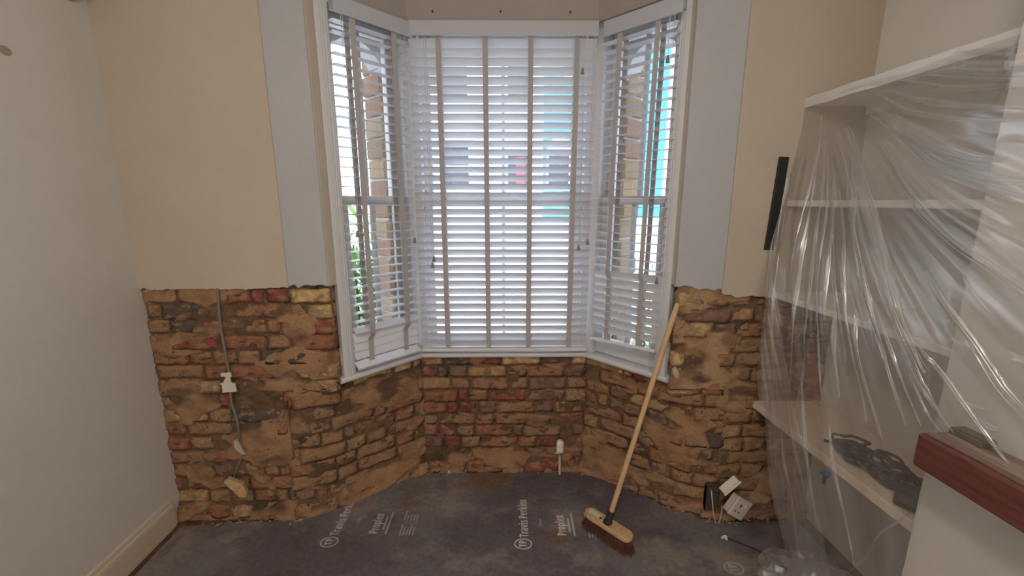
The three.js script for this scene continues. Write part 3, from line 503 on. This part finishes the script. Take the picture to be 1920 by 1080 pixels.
// ---------------------------------------------------------------- loose sockets on the right brick
{
  function socket(label, pos, rot, blank) {
    const g = grp('wall_socket'); tag(g, label, 'socket', 'loose sockets by the right brick wall'); g.position.set(...pos);
    mesh('faceplate', rbox(-0.043, 0.043, -0.043, 0.043, 0, 0.01, 0.004, 3), M.whitePlastic, g);
    mesh('back_box', join([box(-0.04, 0.04, -0.04, -0.037, -0.026, 0), box(-0.04, 0.04, 0.037, 0.04, -0.026, 0), box(-0.04, -0.037, -0.04, 0.04, -0.026, 0), box(0.037, 0.04, -0.04, 0.04, -0.026, 0)]), M.whitePlastic, g);
    if (!blank) { mesh('switch', rbox(0.01, 0.03, 0.006, 0.03, 0.009, 0.014, 0.002), M.whitePlastic, g); mesh('socket_holes', join([box(-0.012, -0.006, 0.004, 0.018, 0.0085, 0.0104), box(-0.024, -0.017, -0.02, -0.014, 0.0085, 0.0104), box(-0.002, 0.005, -0.02, -0.014, 0.0085, 0.0104)]), M.darkRubber, g); }
    g.quaternion.setFromEuler(new THREE.Euler(0, 0, rot[2])).multiply(new THREE.Quaternion().setFromEuler(new THREE.Euler(rot[0], rot[1], 0)));
    g.scale.setScalar(1.22);
    return g;
  }
  socket('blank white faceplate twisted off the right brick wall, above the socket with holes', [1.103, 0.223, -1.83], [0.8, 0.0, 0.8], true);
  socket('lower white socket with holes lying open against the foot of the right brick wall', [1.148, 0.108, -1.828], [-0.12, 0.2, -0.6], false);
  tag(mesh('shaded_back_box', join([rbox(1.005, 1.075, 0.17, 0.196, -1.905, -1.862, 0.003), box(1.005, 1.009, 0.05, 0.17, -1.905, -1.87), box(1.066, 1.07, 0.05, 0.17, -1.905, -1.87), box(1.005, 1.07, 0.05, 0.19, -1.9, -1.88)]), std({ color: lin(0.07, 0.055, 0.045), roughness: 0.7 })), 'back box behind the loose sockets, its dark colour standing for the shade in the recess', 'box');  // solid dark slab paints the shade inside the empty recess
  tag(mesh('loose_wire', tube([[1.012, 0.19, -1.85], [1.018, 0.13, -1.838], [1.03, 0.06, -1.838], [1.045, 0.012, -1.835]], 0.0035, 24, 8), std({ color: lin(0.5, 0.4, 0.28), roughness: 0.6 })), 'longer pale wire dropping from the dark back box to the floor', 'wire');
  tag(mesh('loose_wire', tube([[1.075, 0.1, -1.85], [1.07, 0.06, -1.84], [1.06, 0.012, -1.835]], 0.003, 20, 8), std({ color: lin(0.45, 0.38, 0.3), roughness: 0.6 })), 'shorter pale wire right beside the longer one below the sockets', 'wire');
  const p = grp('wall_anchor'); tag(p, 'small white plastic fixing on the floor sheet at the end of a black cable', 'fixing'); p.position.set(1.045, 0.01, -1.742); p.rotation.set(0.3, 0.4, 0.9);
  mesh('shaft', new THREE.CylinderGeometry(0.0045, 0.004, 0.034, 10).translate(0, 0.018, 0), std({ color: lin(0.75, 0.72, 0.68), roughness: 0.4 }), p);
  mesh('flange', new THREE.CylinderGeometry(0.013, 0.013, 0.004, 16), std({ color: lin(0.75, 0.72, 0.68), roughness: 0.4 }), p);
  tag(mesh('black_cable', tube([[1.05, 0.014, -1.738], [1.1, 0.009, -1.71], [1.16, 0.01, -1.665], [1.2, 0.012, -1.62], [1.22, 0.012, -1.58]], 0.004, 30, 8), M.black), 'thin black cable lying on the floor sheet and leading to the plastic bundle', 'cable');
}
// ---------------------------------------------------------------- small things on the walls
{
  const g = grp('black_wall_bar'); tag(g, 'black flat metal strip fixed slanting to the wall right of the bay', 'bar'); g.position.set(1.186, 1.589, -1.893); g.rotation.z = -0.045;
  mesh('strip', rbox(-0.021, 0.021, -0.202, 0.202, 0, 0.009, 0.002), M.black, g);
  for (const y of [-0.17, 0.17]) mesh('screw', new THREE.CylinderGeometry(0.0045, 0.0045, 0.002, 12).rotateX(Math.PI / 2).translate(0, y, 0.0095), M.black, g);
  const s = grp('alarm_sensor'); tag(s, 'dark rounded sensor high in the left corner, only its lower tip in view', 'sensor'); const q = D(-1.6, -1.86); s.position.set(q[0] - 0.015, 2.415, q[1] + 0.0);
  mesh('casing', new THREE.SphereGeometry(0.052, 20, 14).scale(1, 1.15, 0.8), std({ color: lin(0.16, 0.12, 0.085), roughness: 0.6 }), s);
  mesh('bracket', rbox(-0.01, 0.01, 0.02, 0.07, -0.05, 0.0, 0.003), std({ color: lin(0.16, 0.12, 0.085), roughness: 0.6 }), s);
  const mk = mesh('scuff_mark', new THREE.CircleGeometry(0.02, 14).scale(1, 0.8, 1).rotateY(Math.PI / 2), std({ color: lin(0.34, 0.31, 0.22), roughness: 0.9 })); mk.position.copy(D3(-1.6192, 2.093, -1.603)); mk.rotation.y = SK; tag(mk, 'faint greenish scuff mark on the left wall', 'mark');
}

// ---------------------------------------------------------------- alcove shelves, worktop, mantel (in the side wall's own frame)
function inSkew(g) { g.rotation.y = SK; return g; }
const zA = -1.893, zB = -1.022;
M.worktop = std({ map: paint([244, 224, 200], 15), roughness: 0.5 });
function shelf(name, label, cat, front, back, y0, y1, z1 = zB) {
  const g = inSkew(grp(name)); tag(g, label, cat);
  mesh('board', uvM(rbox(front, back, y0, y1, zA + 0.02 + 0.0335 * (front - 1.2), z1 - 0.003, 0.003)), name === 'worktop' ? M.worktop : M.shelf, g);
  mesh('batten', uvM(box(back - 0.02, back, y0 - 0.035, y0, zA + 0.06, z1 - 0.01)), M.shelf, g);
  return g;
}
shelf('worktop', 'pale worktop low in the alcove, its end sticking out of the plastic sheet', 'worktop', 1.27, 1.599, 0.605, 0.642);
shelf('wall_shelf', 'lowest white alcove shelf, just above the exposed brick and behind the plastic', 'shelf', 1.29, 1.599, 1.166, 1.192);
shelf('wall_shelf', 'white alcove shelf at eye level behind the plastic, middle one of three', 'shelf', 1.3, 1.599, 1.58, 1.606);
shelf('wall_shelf', 'topmost white alcove shelf from which the plastic sheet hangs', 'shelf', 1.34, 1.599, 1.998, 2.024);
{
  const g = inSkew(grp('mantel_beam')); tag(g, 'thick reddish brown wooden mantel beam on the chimney breast with a dusty top', 'mantel');
  const mw = std({ map: tex(256, 128, (u, v) => { const n = fbm(u * 3, v * 12, 2, 5), k = fbm(u * 10, v * 60, 5, 3); return [104 + n * 26 + k * 18, 60 + n * 18 + k * 14, 50 + n * 14 + k * 12]; }, 2, 6), roughness: 0.5, bumpMap: stipple, bumpScale: 0.0015 });
  mesh('beam', uvM(rbox(1.1, 1.2195, 0.918, 1.012, -0.957, 0.5, 0.01, 3)), mw, g);
  const dust = gridGeo(10, 60, (u, v) => [lerp(1.112, 1.215, u) + 0.006 * perlin.noise(v * 30, u, 2), 1.0125 + 0.0008 * (1 + perlin.noise(u * 9, v * 80, 3)), lerp(-0.945, 0.48, v)]);
  mesh('dust_layer', dust, std({ map: tex(128, 128, (u, v) => { const n = fbm(u * 4, v * 6, 3, 5); return mixc([112, 94, 82], [150, 134, 120], sstep(-0.3, 0.3, n)); }), roughness: 1 }), g);
  mesh('end_block', rbox(1.175, 1.2195, 1.012, 1.03, -0.95, -0.875, 0.004), std({ color: lin(0.14, 0.11, 0.085), roughness: 0.9 }), g);
}
{ // cables and adapter on the worktop
  const R = rng(21), cx = 1.385, cz = -1.3, y = 0.644;
  const heap = inSkew(grp('cable_tangle')); tag(heap, 'tangle of black cables lying on the worktop behind the plastic sheet', 'cables');
  for (let k = 0; k < 7; k++) {
    const pts = [], r0 = 0.035 + 0.03 * R(), ox = (R() - 0.5) * 0.1, oz = lerp(-0.12, 0.12, k / 6), ph = R() * 6;
    for (let i = 0; i < 18; i++) { const a = ph + i * 0.68; pts.push([cx + ox + r0 * Math.cos(a) * (0.7 + 0.6 * R()), y + 0.006 + i * 0.0022 + 0.014 * R(), cz + oz + r0 * 1.3 * Math.sin(a) * (0.7 + 0.6 * R())]); }
    if (k === 0) pts.push([cx - 0.02, y + 0.02, cz - 0.14], [cx - 0.05, y + 0.006, cz - 0.2]);
    mesh('cable', tube(pts, 0.0055, 130, 7), M.black, heap);
  }
  const a = inSkew(grp('power_adapter')); tag(a, 'black power adapter standing on the worktop by the chimney breast', 'adapter');
  const ac = mesh('case', rbox(-0.025, 0.025, 0, 0.07, -0.034, 0.034, 0.01, 3), M.black, a); ac.position.set(1.315, y, -1.125); ac.rotation.y = 0.5;
  const rl = mesh('rating_label', box(-0.0256, -0.025, 0.02, 0.05, -0.02, 0.02), std({ color: lin(0.08, 0.08, 0.08), roughness: 0.6 }), a); rl.position.copy(ac.position); rl.rotation.y = 0.5;
  const t = mesh('blue_tape', gridGeo(6, 8, (u, v) => [1.262 - 0.004 * Math.sin(v * 3), 0.6 - v * 0.035, lerp(-1.405, -1.365, u) + 0.006 * Math.sin(v * 5)]), std({ color: lin(0.05, 0.18, 0.3), roughness: 0.6 })); inSkew(t); tag(t, 'small blue tape scrap hanging at the worktop front edge behind the plastic', 'tape');
  const d = mesh('black_clip', rbox(1.256, 1.262, 0.535, 0.57, -1.392, -1.378, 0.002), M.black); inSkew(d); tag(d, 'small black clip dangling just below the blue tape scrap', 'clip');
}

// ---------------------------------------------------------------- the clear plastic dust sheet hung over the alcove
const sheetX = (z, y) => { const t = clamp((z + 1.84) / 0.82), top = sstep(0.9, 2.0, y), w = lerp(1.335, 1.215, sstep(-1.55, -1.04, z)); return lerp(lerp(lerp(1.245, 1.19, t), w, top * top), 1.335, sstep(1.8, 1.99, y) * (1 - sstep(-1.03, -1.02, z))); };
M.poly = new THREE.MeshPhysicalMaterial({ color: lin(0.96, 0.96, 0.96), roughness: 0.23, transmission: 0.92, thickness: 0, ior: 2.15, side: THREE.DoubleSide });   // one film everywhere: whiter only where it lies in layers
M.polyTape = std({ color: lin(0.78, 0.76, 0.72), roughness: 0.5, transparent: true, opacity: 0.92 });
{
  const g = inSkew(grp('plastic_dust_sheet')); tag(g, 'clear creased plastic dust sheet hanging from the top shelf over the alcove on the right', 'plastic sheet');
  const A = { z: -1.8, y: 2.0 };
  const disp = (z, y) => { const r = Math.hypot(z - A.z, A.y - y), ph = Math.atan2(z - A.z, A.y - y); const n = fbm(ph * 9, r * 1.1, 4, 3); return 0.04 * Math.min(1, r * 1.6) * n * sstep(0.03, 0.25, r) * (z > -1.02 && y < 1.25 ? 0.45 : 1); };
  const P = (z, y0, out = 0) => { const y = z > -1.022 ? Math.min(y0, 1.93) : y0; return [Math.min(sheetX(z, y) - 0.012 - Math.max(-0.012, disp(z, y)) - out, z > -1.022 ? 1.212 : 9), y, z]; };
  // camera in this frame, to carry fold lines measured as sight lines on to the hanging sheet
  const cyaw = THREE.MathUtils.degToRad(-2.45), cp = THREE.MathUtils.degToRad(-11.55), F = 790;
  const onSheet = (px, py) => { const v = new THREE.Vector3((px - 960) / F, (540 - py) / F, -1).applyEuler(new THREE.Euler(cp, cyaw, 0, 'YXZ')); let X = 1.25, z = 0, y = 0; for (let i = 0; i < 6; i++) { const k = X / v.x; z = v.z * k; y = 1.6 + v.y * k; X = sheetX(z, y) - 0.014; } return [z, y]; };
  const left = [[2.0, -1.865], [1.8, -1.86], [1.41, -1.84], [1.0, -1.78], [0.75, -1.72], [0.52, -1.63], [0.3, -1.53], [0.15, -1.43], [0.005, -1.38]];
  const zl = (y) => { for (let i = 0; i < left.length - 1; i++) if (y >= left[i + 1][0]) { const t = (y - left[i][0]) / (left[i + 1][0] - left[i][0]); return lerp(left[i][1], left[i + 1][1], clamp(t)); } return -1.38; };
  mesh('film', join([
    gridGeo(180, 150, (u, v) => { const y = lerp(2.012, 1.035, v), z = lerp(zl(y), -0.35, u); return P(z, y); }),
    gridGeo(110, 120, (u, v) => { const y = lerp(1.035, 0.006, v), z = lerp(zl(y), -0.985, u); return P(z, y); })]), M.poly, g);
  mesh('hem_tape', gridGeo(60, 3, (u, v) => { const z = lerp(-1.885, -1.0, u), y = lerp(2.03, 1.99, v); return [1.336 - 0.014, y + 0.003 * perlin.noise(z * 9, 2, 1), z]; }), M.polyTape, g);
  const F0 = [ // creases: points along each and its width in millimetres
    [[[1540, 215], [1528, 320], [1505, 470], [1490, 600], [1478, 740]], 7], [[[1545, 240], [1541, 330], [1528, 450], [1512, 600], [1496, 760]], 9],
    [[[1548, 250], [1549, 340], [1540, 470], [1530, 620]], 5], [[[1560, 290], [1563, 380], [1560, 480], [1566, 560], [1580, 680]], 11], [[[1572, 330], [1580, 420], [1583, 520], [1590, 600]], 6],
    [[[1582, 240], [1603, 330], [1612, 450], [1622, 530], [1640, 640]], 12], [[[1585, 240], [1612, 330], [1640, 430], [1668, 530], [1700, 620], [1740, 700]], 20], [[[1596, 300], [1632, 400], [1660, 470], [1690, 560]], 9],
    [[[1650, 270], [1690, 335], [1740, 400], [1800, 455], [1870, 500], [1930, 545]], 17], [[[1660, 262], [1720, 330], [1790, 385], [1860, 420], [1930, 455]], 6],
    [[[1640, 205], [1690, 245], [1745, 300], [1815, 335], [1900, 365], [1940, 375]], 18], [[[1662, 215], [1712, 245], [1770, 275], [1830, 295], [1880, 300]], 22], [[[1690, 250], [1750, 303], [1800, 320], [1870, 335], [1940, 342]], 15],
    [[[1640, 178], [1700, 205], [1760, 218], [1840, 225], [1930, 226]], 8], [[[1650, 170], [1730, 188], [1800, 197], [1930, 202]], 9], [[[1690, 150], [1760, 163], [1840, 164], [1930, 157]], 9],
    [[[1730, 140], [1800, 146], [1860, 148], [1930, 147]], 6], [[[1780, 115], [1850, 122], [1930, 120]], 14], [[[1790, 98], [1860, 95], [1930, 92]], 11], [[[1770, 128], [1850, 134], [1930, 132]], 10],
    [[[1735, 510], [1760, 550], [1795, 600], [1830, 650], [1880, 730], [1935, 790]], 13], [[[1800, 520], [1825, 555], [1862, 598]], 6], [[[1700, 330], [1712, 370], [1718, 400]], 4],
    [[[1612, 560], [1640, 640], [1665, 720], [1690, 800]], 9], [[[1640, 580], [1668, 660], [1700, 745], [1725, 800]], 8], [[[1600, 590], [1612, 680], [1630, 760], [1648, 830]], 7], [[[1670, 620], [1705, 690], [1750, 760], [1790, 812]], 8],
    [[[1720, 640], [1760, 690], [1810, 760], [1850, 815], [1900, 880]], 9], [[[1800, 750], [1825, 760], [1850, 769]], 4], [[[1834, 784], [1860, 802], [1880, 805]], 9],
    [[[1505, 745], [1530, 755], [1545, 760]], 4], [[[1470, 400], [1460, 520], [1451, 640], [1449, 740]], 6], [[[1462, 800], [1474, 880], [1490, 960], [1500, 1050]], 7], [[[1500, 700], [1506, 800], [1516, 900], [1535, 1000]], 8],
    [[[1556, 470], [1560, 560], [1562, 660], [1570, 745]], 8], [[[1606, 480], [1625, 560], [1650, 660], [1668, 740]], 8], [[[1576, 500], [1590, 600], [1604, 700], [1618, 790]], 7], [[[1530, 460], [1536, 560], [1540, 650], [1548, 740]], 6], [[[1660, 560], [1690, 640], [1715, 700], [1745, 750]], 8], [[[1685, 660], [1712, 720], [1740, 780], [1765, 812]], 7],
    [[[1567, 310], [1572, 370], [1578, 440]], 4], [[[1535, 250], [1520, 340], [1500, 440], [1487, 520]], 4], [[[1556, 330], [1554, 420], [1548, 520], [1548, 600]], 7], [[[1600, 420], [1606, 500], [1618, 580]], 6], [[[1645, 480], [1672, 560], [1700, 640], [1735, 720], [1775, 800]], 9],
    [[[1590, 1075], [1620, 1040], [1660, 995], [1700, 965]], 5], [[[1560, 800], [1568, 880], [1585, 980], [1600, 1060]], 7],
  ];
  const ribbon = (pts, w, mat, prof, out, seed, waves) => {
    const c = new THREE.CatmullRomCurve3(pts.map(([x, y]) => { const q = onSheet(x, y); return new THREE.Vector3(0, q[1], q[0]); })), n = 48;
    const sp = c.getSpacedPoints(n), tan = sp.map((_, i) => sp[Math.min(n, i + 1)].clone().sub(sp[Math.max(0, i - 1)]).normalize());
    return gridGeo(prof.length - 1, n, (u, v) => {
      const i = Math.round(v * n), p = sp[i], t = tan[i], k = Math.round(u * (prof.length - 1)), half = w * 0.0005 * (0.06 + 0.94 * Math.sin(Math.PI * clamp(v * 0.94 + 0.03)) ** 0.8) * (1 + 0.35 * fbm(v * 4, seed, 1, 2));
      const q = prof[k], sh = (k ? 1 : 1) * w * 0.00018 * fbm(v * waves, seed + k * 0.7, 5, 3);
      return P(p.z + t.y * q[0] * half + sh, p.y - t.z * q[0] * half, out + q[1] * half * 0.9);
    });
  };
  const doubled = [[-1, 0], [-0.45, 0.5], [0.1, 0.95], [0.3, 0.6], [0.15, 0.15], [0.5, 0.45], [1, 0]];   // the film doubled over on itself
  const soft = []; for (let i = 0; i <= 12; i++) { const t = -1 + i / 6; soft.push([t, 0.5 * (1 - t * t) * (1 + 0.6 * Math.cos(t * 11))]); }
  F0.forEach(([pts, w], i) => {
    const pl = mesh('pleat', ribbon(pts, w * 1.9, M.poly, soft, 0.002, i * 3.3, 6), M.poly, g);
    mesh('crease', ribbon(pts.map(([x, y]) => [x + w * 0.35, y - w * 0.2]), w * 0.62, M.poly, doubled, 0.004, i * 5.1 + 2, 9), M.poly, pl);
    if (w > 9) mesh('crease', ribbon(pts.map(([x, y]) => [x - w * 0.7, y + w * 0.5]), w * 0.38, M.poly, doubled, 0.004, i * 7.7 + 5, 12), M.poly, pl);
  });
  // where the film hangs double along its left edge
  mesh('doubled_edge', gridGeo(60, 150, (u, v) => { const y = lerp(1.7, 0.012, v), w = lerp(0.02, 0.34, sstep(0, 0.9, v)), z = zl(y) + w * u + 0.012 * fbm(v * 3, u * 2, 9, 2); return P(z, y, 0.014 + 0.014 * Math.abs(fbm(u * 6, v * 1.5, 14, 3))); }), M.poly, g);
  const o = onSheet(1905, 245); mesh('tape_patch', gridGeo(3, 3, (u, v) => P(o[0] + (u - 0.4) * 0.08, o[1] + (v - 0.5) * 0.045, 0.006)), M.poly, g);
}
{ // crumpled plastic on the floor
  const g = grp('plastic_bundle'); tag(g, 'crumpled heap of clear plastic film on the floor at the foot of the alcove', 'plastic'); g.position.set(1.22, 0.0, -1.44);
  for (const [sx, sy, sz, ox, oz, sd] of [[0.17, 0.1, 0.16, 0, 0, 3], [0.13, 0.12, 0.12, 0.05, 0.05, 9], [0.15, 0.08, 0.14, -0.02, 0.0, 21]]) {
    let q = new THREE.IcosahedronGeometry(1, 7); q.deleteAttribute('uv'); q.deleteAttribute('normal'); q = mergeVertices(q); const p = q.attributes.position;
    for (let i = 0; i < p.count; i++) { const v = new THREE.Vector3().fromBufferAttribute(p, i), r = 1 + 0.3 * fbm(v.x * 1.7 + sd, v.y * 1.7, v.z * 1.7, 2) + 0.35 * (0.35 - Math.abs(perlin.noise(v.x * 3.3 + sd, v.y * 3.3, v.z * 3.3 + 3))) + 0.12 * perlin.noise(v.x * 11, v.y * 11 + sd, v.z * 11); v.multiplyScalar(r); p.setXYZ(i, v.x * sx + ox, Math.max(0.004, v.y * sy + 0.03), v.z * sz + oz); }
    q = q.toNonIndexed(); q.computeVertexNormals(); mesh('film', q, M.poly, g);
  }
  for (const pts of [[[-0.17, 0.01, 0.06], [-0.1, 0.06, -0.02], [0.0, 0.11, -0.09], [0.09, 0.12, -0.14]], [[-0.2, 0.01, 0.02], [-0.16, 0.04, 0.0], [-0.1, 0.05, 0.01]], [[-0.02, 0.09, 0.06], [0.06, 0.13, 0.02], [0.15, 0.12, 0.02]]]) mesh('hem', tube(pts, 0.004, 30, 6), M.poly, g);
}

// ---------------------------------------------------------------- outside: masonry round the windows
const stone = std({ color: lin(0.62, 0.63, 0.64), roughness: 0.85 });
const pierMats = [[176, 150, 120], [186, 162, 130], [166, 142, 116], [172, 138, 116], [180, 160, 134]].map((b, i) => std({ map: tex(64, 64, (u, v) => { const n = fbm(u * 6 + i, v * 6, i, 4); return b.map((c) => c + n * 60); }, 4, 4), roughness: 1 }));
struct(mesh('pavement', uvM(box(-30, 30, -0.5, -0.3, -40, -2.3)), std({ color: lin(0.55, 0.55, 0.54), roughness: 1 })));
for (const [p, q, s0, s1, seed] of [[BAY.EL, BAY.CL, 0.44, 0.55, 3], [BAY.CR, BAY.ER, -0.07, 0.03, 9]]) {
  const g = struct(grp('wall_pier')); g.position.set(p[0], 0, p[1]); g.rotation.y = along(p, q).turn; const R = rng(seed), w = s1 - s0;
  for (let y = 0.66; y < 2.4; y += 0.112) { const o = (R() - 0.5) * 0.02, b = mesh('stone_block', new RoundedBoxGeometry(w + R() * 0.02, 0.1, 0.17 + R() * 0.02, 2, 0.012), pierMats[Math.floor(R() * 5)], g); b.position.set((s0 + s1) / 2 + o, y, -0.335); }
  mesh('stone_mullion', seed === 3 ? rbox(0.458, 0.53, 0.6, 2.6, -0.24, -0.125, 0.006) : rbox(-0.06, 0.018, 0.6, 2.6, -0.24, -0.125, 0.006), stone, g);
  mesh('joint_core', box(s0 + 0.012, s1 - 0.012, 0.6, 2.8, -0.44, -0.262), std({ color: lin(0.7, 0.68, 0.63), roughness: 1 }), g);
}
{ // arched stone heads outside each sash
  const arch = (name, a, b, s0, s1, d0, depth, spring, rise) => {
    const { turn } = along(a, b), g = struct(grp(name)); g.position.set(a[0], 0, a[1]); g.rotation.y = turn;
    const s = new THREE.Shape(); s.moveTo(s0 - 0.09, 2.75); s.lineTo(s0 - 0.09, spring); s.lineTo(s0, spring);
    for (let i = 0; i <= 16; i++) { const t = Math.PI * (1 - i / 16); s.lineTo((s0 + s1) / 2 + (s1 - s0) / 2 * Math.cos(t), spring + rise * Math.sin(t)); }
    s.lineTo(s1 + 0.09, spring); s.lineTo(s1 + 0.09, 2.75); s.closePath();
    const q = new THREE.ExtrudeGeometry(s, { depth, bevelEnabled: true, bevelSize: 0.004, bevelThickness: 0.004, bevelSegments: 1 }); q.translate(0, 0, -d0 - depth); mesh('stone_arch', uvM(q), stone, g);
  };
  arch('wall_arch', BAY.EL, BAY.CL, 0.13, 0.45, 0.23, 0.12, 2.24, 0.165);
  arch('wall_arch', BAY.CL, BAY.CR, 0.03, 0.91, 0.2, 0.14, 2.2, 0.19);
  arch('wall_arch', BAY.CR, BAY.ER, 0.03, 0.35, 0.23, 0.12, 2.24, 0.165);
}
// ---------------------------------------------------------------- outside: street
{
  const gw = grp('garden_wall'); tag(gw, 'white rendered garden wall with a coping in front of the bay window', 'wall');
  mesh('render', uvM(box(-7, 9, -0.35, 1.32, -5.2, -5.0)), std({ map: paint([238, 238, 236], 31, 9), roughness: 0.9 }), gw);
  mesh('coping', rbox(-7, 9, 1.32, 1.4, -5.26, -4.94, 0.015), std({ color: lin(0.62, 0.63, 0.64), roughness: 0.9 }), gw);
  const white = std({ color: lin(0.8, 0.8, 0.79), roughness: 0.9 }), off = std({ color: lin(0.74, 0.73, 0.69), roughness: 0.9 }), blue = std({ color: lin(0.06, 0.25, 0.42), roughness: 0.9 }), slate = std({ color: lin(0.2, 0.23, 0.27), roughness: 0.8 });
  const dark = std({ color: lin(0.03, 0.035, 0.045), roughness: 0.7 }), red = std({ color: lin(0.4, 0.05, 0.07), roughness: 0.9 });
  function house(label, x0, x1, h, mat, wins, roof) {
    const g = grp('terraced_house'); tag(g, label, 'house', 'houses across the street'); const z = -14;
    mesh('facade', uvM(box(x0, x1, -0.35, h, z - 1.2, z)), mat, g);
    mesh('cornice', rbox(x0, x1, h - 0.25, h - 0.05, z, z + 0.18, 0.03), white, g);
    if (roof) { const s = new THREE.Shape([[-0.1, 0], [1.3, 0], [1.3, roof], [0.6, roof]].map((p) => new THREE.Vector2(...p))); const q = new THREE.ExtrudeGeometry(s, { depth: x1 - x0, bevelEnabled: false }); q.rotateY(Math.PI / 2); q.translate(x0, h - 0.03, z); mesh('roof', q, slate, g); }
    for (const [wx, w, y0, y1, hood, cur] of wins) {
      const f = mesh('window', join([box(wx - 0.07, wx, y0, y1, z, z + 0.06), box(wx + w, wx + w + 0.07, y0, y1, z, z + 0.06), box(wx - 0.07, wx + w + 0.07, y1, y1 + 0.08, z, z + 0.06), box(wx - 0.12, wx + w + 0.12, y0 - 0.1, y0, z, z + 0.12), box(wx, wx + w, (y0 + y1) / 2 - 0.03, (y0 + y1) / 2 + 0.03, z, z + 0.04)]), white, g);
      mesh('pane', box(wx, wx + w, y0, y1, z, z + 0.015), dark, f);
      if (hood) { const s = new THREE.Shape([[wx - 0.2, y1 + 0.16], [wx + w + 0.2, y1 + 0.16], [wx + w / 2, y1 + 0.42]].map((p) => new THREE.Vector2(...p))); mesh('window_hood', new THREE.ExtrudeGeometry(s, { depth: 0.2, bevelEnabled: false }).translate(0, 0, z), std({ color: lin(0.5, 0.52, 0.55), roughness: 0.9 }), f); }
      if (cur) mesh('curtain', box(wx + w * 0.35, wx + w * 0.75, y0, y1 - 0.2, z + 0.015, z + 0.025), red, f);
    }
  }
  house('white rendered house across the street behind the middle blind, with grey hooded windows', -3.9, 1.12, 6.9, white, [[-2.05, 0.8, 2.05, 3.35, 1, 0], [0.0, 0.75, 2.05, 3.2, 1, 1], [-2.05, 0.8, 4.7, 5.9, 0, 0], [0.0, 0.75, 4.7, 5.9, 0, 0]], 1.2);
  house('bright blue painted house across the street, right of the white one', 1.12, 5.0, 6.8, blue, [[1.3, 0.65, 2.05, 3.2, 1, 0], [3.2, 0.8, 4.7, 5.9, 0, 0]], 1.2);
  house('off white house across the street at the far right, seen through the right blind', 5.0, 12, 6.7, off, [[7.2, 0.8, 2.1, 3.3, 0, 0], [9.5, 0.8, 2.1, 3.3, 0, 0]], 1.2);
  house('lower white house with a slate roof across the street at the far left', -16, -3.9, 3.7, off, [[-12.0, 0.9, 1.9, 3.0, 0, 0], [-9.0, 0.9, 1.9, 3.0, 0, 0]], 0.8);
}
{ // shrubs by the side windows
  const leafShape = (() => { const s = gridGeo(2, 6, (u, v) => { const w = 0.016 * Math.sin(Math.PI * clamp(v * 0.93 + 0.05)) * (u - 0.5) * 2; return [w, v * 0.11, 0.006 * Math.abs(u - 0.5) * 2 - 0.02 * v * v]; }); return s; })();
  const greens = [[0.16, 0.32, 0.08], [0.3, 0.48, 0.14], [0.1, 0.22, 0.07], [0.42, 0.58, 0.25]].map((c) => new THREE.MeshPhysicalMaterial({ color: lin(...c), roughness: 0.6, side: THREE.DoubleSide, transmission: 0.3, thickness: 0 }));
  function shrub(label, x, z, y0, y1, n, spread, seed) {
    const g = grp('garden_shrub'); tag(g, label, 'shrub'); g.position.set(x, -0.3, z); const R = rng(seed), st = [];
    for (let i = 0; i < 9; i++) { const a = R() * 6.3, r = spread * (0.3 + 0.7 * R()), top = lerp(y0, y1, 0.4 + 0.6 * R()) + 0.3; const pts = [[0, 0, 0], [r * 0.4 * Math.cos(a), top * 0.5, r * 0.4 * Math.sin(a)], [r * Math.cos(a), top, r * Math.sin(a)]]; st.push(tube(pts, 0.006, 12, 5));
      const c = new THREE.CatmullRomCurve3(pts.map((p) => new THREE.Vector3(...p)));
      for (let k = 0; k < n / 9; k++) { const t = 0.35 + 0.65 * (k / (n / 9)), p = c.getPoint(t), m = mesh('leaf', leafShape, greens[Math.floor(R() * 4)], g); m.position.copy(p); m.rotation.set(0.5 + R() * 1.1, R() * 6.3, (R() - 0.5) * 0.8, 'YXZ'); m.scale.setScalar(1.0 + R() * 0.8); } }
    mesh('stem', join(st), std({ color: lin(0.12, 0.09, 0.05), roughness: 1 }), g);
  }
  shrub('leafy green shrub outside the left bay window', -1.07, -2.95, 0.72, 1.6, 279, 0.22, 8);
  shrub('pale green shrub top just above the sill outside the right bay window', 1.06, -3.05, 0.7, 1.16, 110, 0.3, 15);
}
renderer.render(scene, camera);
